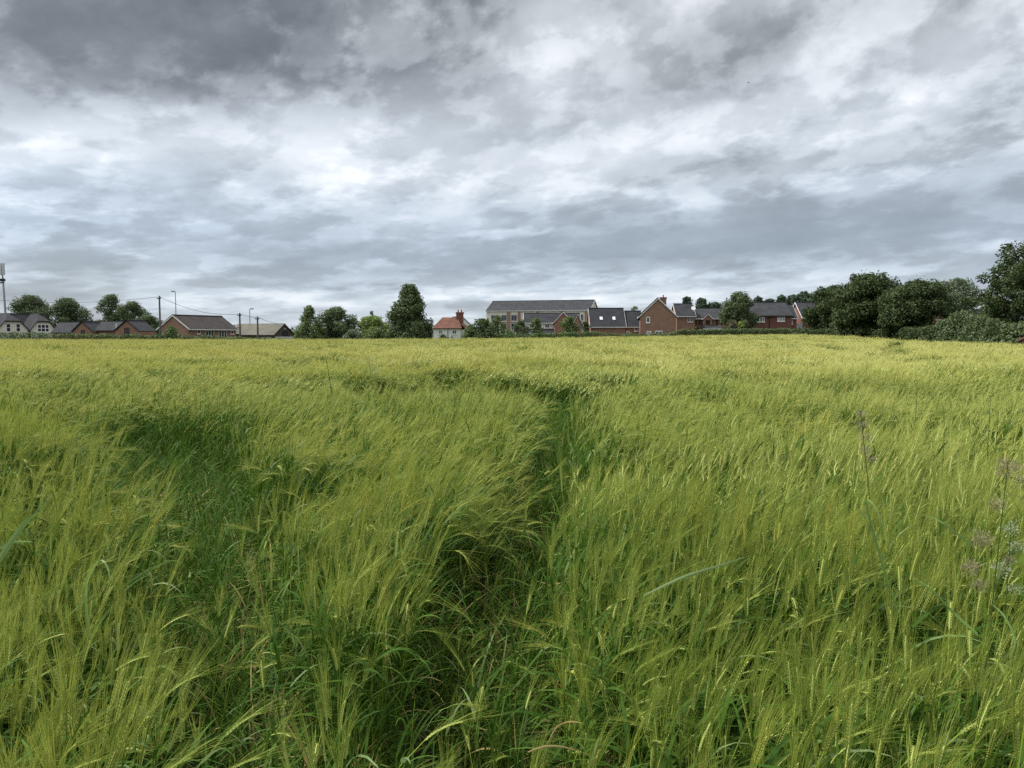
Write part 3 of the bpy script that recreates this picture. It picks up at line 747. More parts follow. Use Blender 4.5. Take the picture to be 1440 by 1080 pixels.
def tree(name, label, px0, px1, top, d, leaf='dark_leaf', shape='round', base=None, per=330, size=.27, cat='tree', group=None, seed=0, trunk_r=.22, bottom=.12, lobes=26, gap=.0):
    rg = np.random.default_rng(1000 + seed); r_ = random.Random(seed)
    k = d / 1082.; pc = at_depth((px0 + px1) / 2., HOR, d); W = (px1 - px0) * k; z0 = float(ground_z(pc.x, d))
    Ht = zz(top, d) - z0
    o = empty(name, (pc.x, d, z0), 0, label, cat, group)
    cs, rs_ = [], []
    zb = Ht * bottom
    for i in range(lobes):
        t = (i + .5) / lobes if shape != 'flat' else r_.random()
        z = zb + (Ht - zb) * t
        if shape == 'round': prof = math.sqrt(max(0, 1 - (max(0, (t - .38)) / .64) ** 2)) * (.80 + .2 * min(1, t / .3))
        elif shape == 'cone': prof = (1 - t) ** .75 * (.75 + .25 * min(1, t / .12)) + .05
        elif shape == 'birch': prof = 1.0 if t < .25 else max(.12, 1 - .9 * ((t - .25) / .75) ** 1.5)
        elif shape == 'shrub': prof = math.sqrt(max(0, 1 - (t / 1.02) ** 2))
        elif shape == 'pine': prof = .22 + .75 * (1 - t) ** .8 * r_.uniform(.7, 1.15)
        else: prof = 1
        an = i * 2.4 + r_.uniform(-.5, .5); lr = W * {'round': .165, 'cone': .16, 'birch': .17, 'shrub': .24, 'pine': .20}.get(shape, .2) * r_.uniform(.75, 1.2)
        lr = min(lr, max(.25, (Ht - zb) * .30)) * (.65 + .35 * prof)
        rad = max(0, W / 2 * prof * r_.uniform(.92, 1.05) - lr * .85) * (1 if i % 3 else .45)
        zc_ = min(z, Ht - lr * .8)
        cs.append(np.array([math.cos(an) * rad, math.sin(an) * rad, zc_])); rs_.append(lr)
    cs.append(np.array([r_.uniform(-.05, .05) * W, 0, Ht - .5 * min(rs_)])); rs_.append(min(rs_) * (.35 if shape in ('cone', 'pine', 'birch') else .75))
    P, Nn = lobe_points(cs, rs_, per / max(1, (size / .3) ** 1.2) * 1.3, rg, .85)
    P[:, 2] = np.maximum(P[:, 2], .08 * Ht * rg.random(len(P)) + .05)
    co = bpy.data.objects.new('crown', leaf_mesh('crown', leaves_np(P, Nn, size, rg), leaf)); C.objects.link(co); co.parent = o
    b_ = MB(); tr = trunk_r; lean = r_.uniform(-.02, .02)
    tp_ = [(lean * q * Ht, 0, q * Ht) for q in (0, .06, .3, .55, .85)]; tp_[0] = (0, 0, -.15)
    b_.tube(tp_, [tr * 1.35, tr, tr * .8, tr * .5, tr * .15], 8)
    for c, r in list(zip(cs, rs_))[:max(6, lobes // 2)]:
        z_ = max(.12 * Ht, c[2] * .62); m_ = (c[0] * .5, c[1] * .5, (z_ + c[2]) * .5 + .05 * Ht)
        b_.tube([(lean * z_, 0, z_), m_, tuple(c)], [tr * .4, tr * .25, tr * .08], 5, cap=False)
    b_.build('trunk', MATS['bark'], o)
    return o
T = tree
sd = iter(range(1, 999))
GL = 'trees behind the cream house and barns'
T('broadleaf_tree', 'dark green rounded tree behind the cream house roof', 16, 76, 416, 172, 'dark_leaf', group=GL, seed=next(sd))
T('broadleaf_tree', 'smaller dark tree between the cream house and the barn range', 70, 126, 420, 172, 'dark_leaf', group=GL, seed=next(sd), gap=.1)
T('broadleaf_tree', 'tall dark tree behind the barn range roof', 137, 180, 414, 172, 'dark_leaf', group=GL, seed=next(sd))
T('broadleaf_tree', 'spreading dark tree with sloping top beside the tall utility pole', 162, 213, 425, 170, 'dark_leaf', group=GL, seed=next(sd))
T('broadleaf_tree', 'low dark tree left of the bungalow gable', 188, 230, 443, 165, 'dark_leaf', group=GL, seed=next(sd))
T('shrub', 'small dark green bush in front of the bungalow gable', 228, 253, 459, 127, 'mid_leaf', 'shrub', group='shrubs by the buildings', cat='shrub', seed=next(sd), size=.26, lobes=12, bottom=.02)
GM = 'trees along the middle of the far hedge'
T('broadleaf_tree', 'pointed mid green tree just right of the tan barn', 413, 458, 430, 138, 'mid_leaf', 'birch', group=GM, seed=next(sd), bottom=.03)
T('broadleaf_tree', 'broad dark green tree next to the pointed tree by the tan barn', 445, 503, 432, 142, 'dark_leaf', group=GM, seed=next(sd), bottom=.04)
T('broadleaf_tree', 'yellow green rounded tree left of the tall birch', 498, 552, 444, 146, 'bright_leaf', group=GM, seed=next(sd), bottom=.04)
T('broadleaf_tree', 'thin dark tree peeking over the yellow green tree', 512, 534, 437, 175, 'dark_leaf', 'cone', group=GM, seed=next(sd), bottom=.1, lobes=16)
T('birch_tree', 'tallest tree in the middle, dark drooping birch left of the cottage', 541, 611, 400, 132, 'dark_leaf', 'birch', group=GM, seed=next(sd), bottom=.02, lobes=44, size=.3)
GS = 'shrubs along the middle of the far hedge'
def shrub(label, a_, b_, top, d, leaf, **kw):
    T('shrub', label, a_, b_, top, d, leaf, 'shrub', cat='shrub', group=GS, seed=next(sd), size=kw.get('size', .26), lobes=kw.get('lobes', 14), bottom=.02, trunk_r=.08)
shrub('pale green round shrub at the foot of the yellow green tree', 478, 512, 464, 129, 'grey_leaf')
shrub('mid green low shrub between pale shrub and birch', 505, 550, 461, 133, 'mid_leaf')
shrub('dark evergreen shrub left of the cottage beneath the birch', 590, 610, 462, 134, 'dark_leaf')
shrub('low dark bush under the cottage window', 613, 633, 470.5, 124, 'oak_leaf', size=.2)
shrub('small reddish bush beside the low dark bush at the cottage', 632, 639, 472.5, 124, 'brown_leaf', size=.18, lobes=8)
shrub('light green shrub against the right corner of the cottage', 649, 672, 458, 127, 'mid_leaf')
T('broadleaf_tree', 'dark round tree right of the cottage', 661, 698, 448, 127, 'dark_leaf', group=GM, seed=next(sd), bottom=.02)
T('broadleaf_tree', 'dark leafy tree in front of the left end of the flats', 688, 713, 443, 134, 'mid_leaf', group=GM, seed=next(sd), bottom=.02)
shrub('mid green low bush before the first brick pier of the flats', 704, 726, 464, 131, 'mid_leaf')
T('broadleaf_tree', 'mid green tree before the middle of the flats', 721, 745, 450, 132, 'dark_leaf', group=GM, seed=next(sd), bottom=.02)
T('broadleaf_tree', 'loose light tree before the dark roof of the twin gable house', 744, 766, 447, 134, 'mid_leaf', group=GM, seed=next(sd), bottom=.02, per=420)
T('fruit_tree', 'olive green round tree in front of the white edged brick gable', 785, 816, 445, 133, 'mid_leaf', group=GM, seed=next(sd), bottom=.05, per=280)
shrub('dark evergreen bush between olive tree and converted barn', 815, 833, 453, 137, 'oak_leaf')
T('broadleaf_tree', 'tree top showing above the low roof of the converted barn', 880, 903, 431, 190, 'mid_leaf', group=GM, seed=next(sd), bottom=.2, lobes=14)
GP = 'far pine trees behind the brick houses'
for a_, b_, top, lf, lb in ((957, 973, 417, 'pine_haze_leaf', 'leftmost far pine, beside the gable house chimney'), (976, 996, 419, 'pine_haze_leaf', 'second far pine from the left above the cottages roof'),
                            (996, 1012, 425, 'pine_haze_leaf', 'short third far pine above the cottages roof'), (1058, 1072, 417, 'pine_haze_leaf', 'far pine just right of the round tree'),
                            (1075, 1090, 420, 'pine_haze_leaf', 'slim far pine above the brick house roof'), (1088, 1108, 415, 'conifer_leaf', 'broad far pine above the right half of the brick house roof'),
                            (1108, 1122, 415, 'pine_haze_leaf', 'far pine above the gap between the dark red houses'), (1120, 1141, 411, 'conifer_leaf', 'tallest far pine above the half hidden brick house'),
                            (1139, 1158, 414, 'pine_haze_leaf', 'rightmost far pine beside the left oak')):
    T('pine_tree', lb, a_ - 11, b_ + 11, top, 225, lf, 'birch' if len(lb) % 2 else 'round', group=GP, seed=next(sd), bottom=.05, lobes=40, size=.5, per=300)
T('broadleaf_tree', 'round dark green tree between the cottages and the dark red brick house', 1010, 1064, 411, 137, 'dark_leaf', group=GM, seed=next(sd), bottom=.03, lobes=34)
shrub('brownish round shrub at the foot of the round dark tree', 1017, 1042, 450, 131, 'brown_leaf')
shrub('bright yellow green shrub beside the brownish shrub', 1033, 1049, 452.5, 130, 'gold_leaf')
shrub('dark purple bush in front of the cottages canopy', 974, 985, 458, 139, 'oak_leaf', lobes=9)
GO = 'dark oaks along the right boundary'
T('oak_tree', 'dark oak nearest the brick houses with sloping left side', 1132, 1212, 404, 116, 'oak_leaf', group=GO, seed=next(sd), bottom=.02, lobes=44, trunk_r=.35, per=420)
T('oak_tree', 'tallest of the dark oaks in the row, rounded top', 1166, 1272, 388, 106, 'oak_leaf', group=GO, seed=next(sd), bottom=.02, lobes=60, trunk_r=.4, per=420)
T('oak_tree', 'dark oak right of the tallest in the row beside the willow', 1236, 1340, 397, 98, 'oak_leaf', group=GO, seed=next(sd), bottom=.02, lobes=54, trunk_r=.4, per=420)
T('willow_tree', 'pale grey green willow between the oak row and the near oak', 1303, 1382, 393, 128, 'grey_leaf', group='willows behind the hedge', seed=next(sd), bottom=.1, lobes=40, per=260)
T('willow_tree', 'lower dull green willow filling the gap under the near oak', 1370, 1452, 424, 132, 'dark_leaf', group='willows behind the hedge', seed=next(sd), bottom=.05, lobes=30)
T('broadleaf_tree', 'small bright green tree at the left edge of the near oak', 1370, 1402, 414, 104, 'mid_leaf', seed=next(sd), bottom=.1, lobes=18, group=GO)
shrub('red leaved bush at the foot of the oak row', 1304, 1336, 447, 92, 'red_leaf', lobes=10)
# near oak, crown held clear of the ground
def big_oak():
    d = 66; rg = np.random.default_rng(77); r_ = random.Random(5); pc = at_depth(1462, HOR, d); o = empty('oak_tree', (pc.x, d, 0), 0, 'large near oak cut off by the right edge of the picture', 'tree', GO)
    k = d / 1082.; cs, rr = [], []
    P_ = [(1440, 352, 1.1), (1428, 366, 1.1), (1415, 378, .9), (1404, 388, .8), (1412, 398, 1.0), (1430, 386, 1.2), (1448, 372, 1.3), (1400, 412, .9), (1416, 418, 1.1), (1436, 408, 1.3), (1392, 424, .7), (1408, 430, .8),
          (1380, 421, .55), (1430, 430, 1.1), (1446, 425, 1.2), (1446, 398, 1.3), (1438, 343, .6), (1460, 350, 1.4), (1480, 360, 1.5), (1500, 380, 1.5), (1470, 385, 1.5), (1495, 405, 1.5), (1465, 410, 1.4), (1520, 400, 1.4), (1530, 425, 1.2), (1480, 435, 1.2), (1508, 430, 1.3),
          (1426, 400, .8), (1434, 448, .8), (1447, 452, .9), (1422, 442, .6)]
    for px, py, r in P_:
        for yy in (r_.uniform(-2.6, -.4), r_.uniform(.6, 2.8)):
            cs.append(np.array([(px - 1462) * k + r_.uniform(-.2, .2), yy, zz(py, d)])); rr.append(r * r_.uniform(.7, .95))
    P, Nn = lobe_points(cs, rr, 560, rg, .8)
    co = bpy.data.objects.new('crown', leaf_mesh('crown', leaves_np(P, Nn, .20, rg), 'oak_leaf')); C.objects.link(co); co.parent = o
    b_ = MB(); b_.tube([(0, 0, -.2), (0, 0, .6), (.05, 0, 2.6), (-.1, 0, 4.2), (0, .1, 6.6)], [.62, .45, .38, .28, .1], 12)
    for c in cs[::2]:
        z_ = min(max(2.0, c[2] * .55), 4.5); b_.tube([(0, 0, z_), (c[0] * .5, c[1] * .5, (z_ + c[2]) * .5 + .3), tuple(c)], [.17, .10, .03], 6, cap=False)
    b_.build('trunk', MATS['bark'], o)
big_oak()
# hedges: leafy banks of blades along a line
def hedge(label, pts_, leaf, w_=1.0, dens=110, size=.22, group='hedges round the barley field', seed=0):
    """pts_: (px, py of top, depth)"""
    rg = np.random.default_rng(seed); A = []
    for px, py, d in pts_:
        q = at_depth(px, py, d); A.append((q.x, d, q.z))
    P, Nn = [], []; vn = VN(seed + 50)
    for (x0, y0, h0), (x1, y1, h1) in zip(A, A[1:]):
        L_ = math.hypot(x1 - x0, y1 - y0); hm = (h0 + h1) / 2
        n = int(dens * L_ * (hm + w_)); t = rg.random(n); x = x0 + (x1 - x0) * t; y = y0 + (y1 - y0) * t; gz = ground_z(x, y)
        hh = (h0 + (h1 - h0) * t - gz) * (.88 + .24 * vn(x * 1.0, y, 1.4)) + .12 * rg.random(n)
        zf = rg.random(n) ** .7; nx, ny = (y1 - y0) / L_, -(x1 - x0) / L_
        if ny > 0: nx, ny = -nx, -ny
        side = rg.uniform(-1, 1, n); off = side * w_ / 2 * (1.15 - .4 * zf) * (.8 + .4 * vn(x + 9, y + zf * 3, .9))
        P.append(np.stack([x + nx * off, y + ny * off, gz + hh * zf], -1)); Nn.append(np.stack([nx * side, ny * side, .3 + zf], -1))
    P, Nn = np.concatenate(P), np.concatenate(Nn); c0 = np.array([A[0][0], A[0][1], 0])
    me = leaf_mesh('hedge', leaves_np(P - c0, Nn, size, rg), leaf); o = bpy.data.objects.new('hedge', me); C.objects.link(o); o.location = c0
    return tag(o, label, 'hedge', group)
hedge('long low dark hedge before the cream house, barns and bungalow', [(-120, 467, 126), (0, 467.5, 126), (60, 469, 126), (200, 471, 126.5), (300, 473, 126.5), (345, 475, 127), (425, 477.2, 127)], 'hedge_leaf', seed=1)
hedge('low ragged hedge in front of the flats and converted barn', [(690, 471, 126), (760, 470, 126), (830, 468, 126), (900, 470, 126.5), (935, 470, 127)], 'hedge_leaf', seed=2)
hedge('trimmed dark hedge running from the gable house to the oaks', [(930, 470.5, 127.6), (960, 464.5, 128), (1020, 462, 128), (1090, 463, 128), (1150, 461, 126)], 'dark_leaf', w_=1.4, dens=130, seed=3)
hedge('tall bright hedge curving along the right edge of the barley', [(1322, 452, 78), (1345, 441, 76), (1372, 444, 72), (1395, 449, 68), (1415, 455, 64), (1440, 456, 62), (1500, 455, 58)], 'dark_leaf', w_=1.8, dens=220, size=.2, seed=4)
hedge('low dark undergrowth along the feet of the oaks', [(1140, 464, 115), (1200, 463, 106), (1262, 463, 97), (1330, 459, 84)], 'oak_leaf', w_=1.6, dens=130, seed=5)

# far-off woodland closing the horizon behind the buildings
def far_wood():
    rg = np.random.default_rng(9); n = 26000; x = rg.uniform(-420, 420, n); vn = VN(91); y = 330 + rg.uniform(0, 16, n)
    h = 2.2 + 3.2 * vn(x, x * 0, 9.) + 1.5 * vn(x, x * 0, 3.); z = h * rg.random(n) ** .6
    P = np.stack([x, y, z], -1); Nn = np.tile([0, -.6, .5], (n, 1))
    o = bpy.data.objects.new('distant_woodland', leaf_mesh('distant_woodland', leaves_np(P, Nn, .9, rg), 'pine_haze_leaf')); C.objects.link(o)
    tag(o, 'low distant line of hazy trees on the horizon behind the buildings', 'woodland', kind='stuff')
far_wood()
# ------------------------------------------------------------------ the barley
def plant_mat(name, c1, c2, trans, rough=.55, spec=.25, patch=None, far_tint=None):
    """plant material: shade differs from stalk to stalk and from patch to patch of the field"""
    m = bpy.data.materials.new(name); m.use_nodes = True; MATS[name] = m
    t = NT(m.node_tree); m.node_tree.nodes.clear()
    o = t.n('ShaderNodeOutputMaterial')
    oi = t.n('ShaderNodeObjectInfo'); g = t.n('ShaderNodeNewGeometry')
    r = t.m('FRACT', t.m('ADD', oi.outputs['Random'], t.m('MULTIPLY', g.outputs['Random Per Island'], 1.0)))
    c = t.mix(r, (*c1, 1), (*c2, 1))
    if patch:
        mp = t.n('ShaderNodeMapping'); t.t.links.new(g.outputs['Position'], mp.inputs[0])
        mp.inputs['Scale'].default_value = (.35, .8, 0)
        nn = t.noise(mp.outputs[0], .55, 4, .6)
        c = t.mix(t.m('MULTIPLY', t.ramp(nn, [(.42, 0.0), (.62, 1.0)]), .75), c, (*patch, 1))
        n3 = t.noise(mp.outputs[0], 2.3, 3, .6)
        c = t.mix(t.m('MULTIPLY', t.ramp(n3, [(.52, 0.0), (.72, 1.0)]), .55), c, (.50, .42, .06, 1))
    if far_tint:                                                     # colour turns yellower towards the far end of the field
        sy = t.n('ShaderNodeSeparateXYZ'); t.t.links.new(g.outputs['Position'], sy.inputs[0])
        mr = t.n('ShaderNodeMapRange', interpolation_type='SMOOTHSTEP'); mr.inputs[1].default_value = -4.0; mr.inputs[2].default_value = 32.0; mr.inputs[4].default_value = .70
        wob = t.noise(g.outputs['Position'], .25, 3, .5)
        t.t.links.new(t.m('ADD', sy.outputs[1], t.m('MULTIPLY', t.m('SUBTRACT', wob, .5), 22.0)), mr.inputs[0])
        c = t.mix(mr.outputs[0], c, (*far_tint, 1))
    p = t.n('ShaderNodeBsdfPrincipled')
    t.t.links.new(c, p.inputs['Base Color']); p.inputs['Roughness'].default_value = rough
    p.inputs['Specular IOR Level'].default_value = spec
    tr = t.n('ShaderNodeBsdfTranslucent'); t.t.links.new(c, tr.inputs[0])
    mx = t.n('ShaderNodeMixShader'); mx.inputs[0].default_value = trans
    t.t.links.new(p.outputs[0], mx.inputs[1]); t.t.links.new(tr.outputs[0], mx.inputs[2])
    t.t.links.new(mx.outputs[0], o.inputs[0])
    return m
plant_mat('awn', (.165, .245, .034), (.41, .43, .095), .34, .55, .15, patch=(.12, .22, .018), far_tint=(.52, .49, .17))
plant_mat('grain', (.29, .37, .075), (.50, .53, .17), .10, .5, .4, patch=(.30, .38, .08))
plant_mat('stem', (.08, .155, .014), (.19, .27, .03), .10, .6, .15)
plant_mat('leaf', (.032, .082, .009), (.080, .150, .020), .32, .7, .12)
plant_mat('leaf_bright', (.13, .22, .07), (.22, .30, .12), .35, .6, .25)
plant_mat('leaf_dry', (.28, .21, .08), (.42, .33, .14), .20, .8, .1)
BM = [MATS[k] for k in ('awn', 'grain', 'stem', 'leaf', 'leaf_bright', 'leaf_dry')]
BR = BM
rs = random.Random(7)

def leaf_pts(p0, az, up, length, droop, n):
    pts = [Vector(p0)]; th = up
    for i in range(n):
        th += droop / n * (0.4 + 1.2 * i / n)
        pts.append(pts[-1] + Vector((math.cos(az) * math.sin(th), math.sin(az) * math.sin(th), math.cos(th))) * (length / n))
    return pts

def add_plant(mb, x, y, h, lod, r, dirj=.45, upright=False):
    phi = r.gauss(0, dirj) if r.random() < .85 else r.uniform(0, 6.28)
    lean = r.uniform(.03, .24); nod = r.choice([r.uniform(.0, .45), r.uniform(.1, .7), r.uniform(.5, 1.2), r.uniform(1.0, 1.9), r.uniform(1.2, 2.2)])
    if upright: lean, nod = r.uniform(-.04, .12), r.choice([r.uniform(0, .25), r.uniform(.1, .5), r.uniform(.3, .9)])
    ns = {0: 9, 1: 5, 2: 4, 3: 2}[lod]
    c, s = math.cos(phi), math.sin(phi)
    th = r.uniform(-.06, .1); p = Vector((x, y, 0)); pts = [p.copy()]; ths = [th]
    L = h * .93
    for i in range(ns):
        t = (i + 1) / ns
        a = th + lean * t ** 1.5 + nod * .55 * max(0, (t - .80) / .20) ** 1.2
        p = p + Vector((c * math.sin(a), s * math.sin(a), math.cos(a))) * (L / ns)
        pts.append(p.copy()); ths.append(a)
    sw = {0: .0016, 1: .0045, 2: .007, 3: .016}[lod]
    if lod == 0: mb.tube(pts, [sw] * len(pts), 3, 2, cap=False)
    else: mb.ribbon(pts, [sw] * len(pts), (r.uniform(.6, 1), r.uniform(-.5, .5), 0), 2)
    # ear
    a = ths[-1]; el = r.uniform(.07, .105); ne = {0: 11, 1: 4, 2: 2, 3: 1}[lod]
    bend = r.uniform(.35, .95) * (nod / 1.2)
    side0 = Vector((-s, c, 0)); roll = r.uniform(-1.2, 1.2)
    ep = [p.copy()]; tg = []
    for i in range(ne):
        a += bend / ne
        d = Vector((c * math.sin(a), s * math.sin(a), math.cos(a)))
        tg.append(d); p = p + d * (el / ne); ep.append(p.copy())
    if lod == 0:
        mb.tube(ep, [.0022] * ne + [.001], 4, 1, cap=False)
        for i in range(ne):
            d = tg[i]; nrm = d.cross(side0).normalized()
            sd = (side0 * math.cos(roll) + nrm * math.sin(roll)).normalized(); n2 = d.cross(sd)
            for q in (-1, 1):
                taper = 1 - .35 * (i / ne) ** 2
                base = ep[i] + d * (.004 if q > 0 else 0)
                ax = (d + sd * q * .42).normalized(); w_ = .0021 * taper; ln = .0115 * taper
                mid = base + ax * ln * .45 + sd * q * .0015; tip = base + ax * ln + sd * q * .0012
                k = len(mb.v)
                mb.v += [tuple(base), tuple(mid + sd * q * w_), tuple(mid + n2 * w_), tuple(mid - sd * q * w_ * .4), tuple(mid - n2 * w_), tuple(tip)]
                for f in ((0, 1, 2), (0, 2, 3), (0, 3, 4), (0, 4, 1), (5, 2, 1), (5, 3, 2), (5, 4, 3), (5, 1, 4)):
                    mb.f.append(tuple(k + z for z in f)); mb.mi.append(1)
                al = r.uniform(.09, .15) * (1.05 - .25 * i / ne)
                ad = (d + sd * q * r.uniform(.03, .17) + n2 * r.gauss(0, .06)).normalized()
                ad2 = (ad + d * .15 + Vector((.06, 0, -.10))).normalized()
                a1 = tip + ad * al * .5; a2 = a1 + ad2 * al * .5
                wd = n2 if r.random() < .5 else sd
                mb.ribbon([tip, a1, a2], [.0011, .0008, .0003], wd, 0)
    else:
        ew = {1: .009, 2: .012, 3: .022}[lod]
        mb.ribbon(ep, [ew] * ne + [ew * .5], side0 + Vector((0, 0, .3)), 1)
        if lod == 1: mb.ribbon(ep, [ew] * ne + [ew * .5], tg[0].cross(side0), 1)
        na = {1: 9, 2: 6, 3: 4}[lod]; aw = {1: .0026, 2: .006, 3: .014}[lod]
        for j in range(na):
            k = r.randrange(ne); al = r.uniform(.10, .15)
            d = tg[k]; n2 = d.cross(side0)
            ad = (d + side0 * r.gauss(0, .12) + n2 * r.gauss(0, .10)).normalized()
            b0 = ep[k + 1] if ne > 1 else ep[0].lerp(ep[1], r.random())
            ad2 = (ad + Vector((.08, 0, -.16))).normalized()
            if lod == 1: mb.ribbon([b0, b0 + ad * al * .5, b0 + ad * al * .5 + ad2 * al * .5], [aw, aw * .8, aw * .3], side0 + Vector((0, 0, r.uniform(-1, 1))), 0)
            else:
                mb.ribbon([b0, b0 + (ad + ad2).normalized() * al], [aw, aw * .5], side0 + Vector((0, 0, r.uniform(-.6, .6))), 0)
    # leaves
    spots = {0: (.90, .80, .66, .48, .30, .16), 1: (.84, .6, .35), 2: (.8, .5), 3: (.62,)}[lod]
    for t in spots:
        if r.random() < .12: continue
        k = min(ns - 1, int(t * ns)); b0 = pts[k].lerp(pts[k + 1], t * ns - k)
        az = r.gauss(0, 1.1) if r.random() < .6 else r.uniform(0, 6.28)
        ln = r.uniform(.12, .20) if t > .8 else r.uniform(.17, .28)
        wl = r.uniform(.008, .015) * {0: 1, 1: 1.15, 2: 1.5, 3: 2.6}[lod]
        n = {0: 6, 1: 3, 2: 2, 3: 1}[lod]
        lp = leaf_pts(b0, az, r.uniform(.25, .7), ln, r.uniform(.5, 2.2), n)
        prof = [.55, 1, .95, .8, .55, .3, .05] if n == 6 else ([.8, 1, .6, .05] if n == 3 else ([.9, .8, .1] if n == 2 else [1, .3]))
        mi = 3
        q = r.random()
        if t < .35 and q < .25: mi = 5
        elif q < .10: mi = 4
        mb.ribbon(lp, [wl * z for z in prof], (-math.sin(az), math.cos(az), r.uniform(-.4, .4)), mi)

src = bpy.data.collections.new('barley_sources')      # never linked to the scene
LOD = []
def add_source(mb, mats):
    o = bpy.data.objects.new('barley_plant_%03d' % len(src.objects), mb.mesh('barley', mats)); src.objects.link(o)
    return len(src.objects) - 1
v0 = []
for i in range(22):
    mb = MB(); add_plant(mb, 0, 0, rs.uniform(.68, .84), 0, rs); v0.append(add_source(mb, BM))
v0u = []
for i in range(16):
    mb = MB(); add_plant(mb, 0, 0, rs.uniform(.70, .86), 0, rs, 1.2, True); v0u.append(add_source(mb, BM))
v1 = []
for i in range(18):
    mb = MB(); add_plant(mb, 0, 0, rs.uniform(.68, .84), 1, rs)
    add_plant(mb, rs.uniform(-.05, .05), rs.uniform(-.05, .05), rs.uniform(.66, .82), 1, rs); v1.append(add_source(mb, BM))
PN = VN(3)
def patch(size, n, lod, seed):
    r = random.Random(seed); mb = MB()
    ox = seed * 7.3
    for i in range(n):
        x, y = r.uniform(-.6, .6) * size, r.uniform(-.6, .6) * size
        hh = r.uniform(.64, .80) + .09 * (float(PN(x + ox, y, .3)) - .5)
        add_plant(mb, x, y, hh, lod, r, .35)
    return add_source(mb, BR)
v2 = [patch(.5, 62, 2, 100 + i) for i in range(12)]
v3 = [patch(1.2, 150, 3, 200 + i) for i in range(12)]
# low growth of the trampled strips: leaves, short and broken stalks
v4 = []
for i in range(12):
    mb = MB(); r = random.Random(400 + i)
    for j in range(16):
        x, y = r.uniform(-.1, .1), r.uniform(-.1, .1)
        az = r.uniform(0, 6.28)
        lp = leaf_pts((x, y, 0), az, r.uniform(0, .6), r.uniform(.12, .42), r.uniform(.2, 1.8), 5)
        q = r.random(); mi = 3 if q < .84 else (4 if q < .91 else 5)
        wl = r.uniform(.006, .012)
        mb.ribbon(lp, [wl * z for z in (.7, 1, .9, .75, .5, .05)], (-math.sin(az), math.cos(az), r.uniform(-.3, .3)), mi)
    for j in range(5):                                       # lodged straw
        az = r.uniform(0, 6.28); x, y = r.uniform(-.12, .12), r.uniform(-.12, .12); z0 = r.uniform(.01, .12)
        pts = [(x + math.cos(az) * q, y + math.sin(az) * q, z0 + q * r.uniform(-.05, .35)) for q in (0, .15, .3)]
        mb.ribbon(pts, [.004, .0035, .003], (-math.sin(az), math.cos(az), .4), 5 if j < 1 else 2)
    v4.append(add_source(mb, BM))

v5 = []
for i in range(14):
    mb = MB(); r = random.Random(700 + i)
    for j in range(5):
        x, y = r.uniform(-.07, .07), r.uniform(-.07, .07); hh = r.uniform(.32, .62); a_ = r.uniform(-.1, .28); ph = r.gauss(0, 1.0)
        pts_ = [Vector((x + math.cos(ph) * math.sin(a_) * hh * q, y + math.sin(ph) * math.sin(a_) * hh * q, hh * q)) for q in (0, .25, .5, .75, 1)]
        mb.ribbon(pts_, [.004, .004, .0035, .003, .002], (1, r.uniform(-.6, .6), 0), 2)
        for t in (.25, .5, .72, .97):
            k_ = min(3, int(t * 4)); b0 = pts_[k_].lerp(pts_[k_ + 1], t * 4 - k_); az = r.uniform(0, 6.28)
            lp = leaf_pts(b0, az, r.uniform(.15, .6), r.uniform(.16, .30), r.uniform(.4, 2.0), 6); wl = r.uniform(.006, .011)
            mb.ribbon(lp, [wl * z for z in (.6, 1, 1, .85, .6, .35, .05)], (-math.sin(az), math.cos(az), r.uniform(-.5, .5)), 3 if r.random() < .96 else 4)
    v5.append(add_source(mb, BM))

# -- strips and hollows where the crop is down: outlines on the plane of the ear tops
ZT = .84
def on_top(pts, z=ZT):
    o = []
    for px, py in pts:
        q = at_height(px, py, z); o.append((q.x, q.y))
    return o
GAPS = [
    # left track: comes in from the left edge, curls round the near clump and runs to the bottom of the view
    on_top([(-60, 550), (60, 558), (110, 566), (200, 560), (290, 572), (325, 600), (322, 660), (325, 720), (352, 790), (392, 850), (400, 930), (395, 1000), (415, 1090), (420, 1300),
            (308, 1300), (306, 1090), (285, 980), (280, 880), (275, 790), (240, 725), (198, 675), (155, 627), (112, 592), (40, 574), (-60, 564)]),
    # small hollow at the far left
    on_top([(-60, 655), (0, 662), (60, 670), (130, 678), (190, 680), (180, 700), (90, 704), (-60, 698)]),
    # centre track
    on_top([(748, 560), (795, 552), (800, 575), (778, 605), (768, 650), (752, 700), (740, 760), (745, 820), (770, 900), (800, 980), (815, 1090), (830, 1300),
            (660, 1300), (655, 1090), (625, 960), (600, 880), (612, 800), (635, 740), (655, 690), (700, 640), (732, 600), (748, 575)]),
    # hollow across the view behind
    on_top([(470, 526), (560, 520), (640, 518), (720, 522), (790, 527), (868, 524), (872, 536), (800, 549), (735, 556), (690, 550), (640, 552), (560, 553), (480, 548)]),
    on_top([(20, 541), (60, 536), (120, 542), (90, 548), (30, 547)]),
    on_top([(930, 506), (1000, 503), (1040, 508), (990, 512)]),
]
def strip(pts, wid):
    a_ = [Vector(p) for p in pts]; l, r_ = [], []
    for i, p in enumerate(a_):
        t = (a_[min(i + 1, len(a_) - 1)] - a_[max(i - 1, 0)]).normalized(); n = Vector((-t.y, t.x))
        l.append(tuple(p + n * wid / 2)); r_.append(tuple(p - n * wid / 2))
    return l + r_[::-1]
def px_strip(pts, wid):
    return strip([at_height(px, py, ZT + float(ground_z(*(lambda q: (q.x, q.y))(at_height(px, py, ZT + .3))))).xy for px, py in pts], wid)
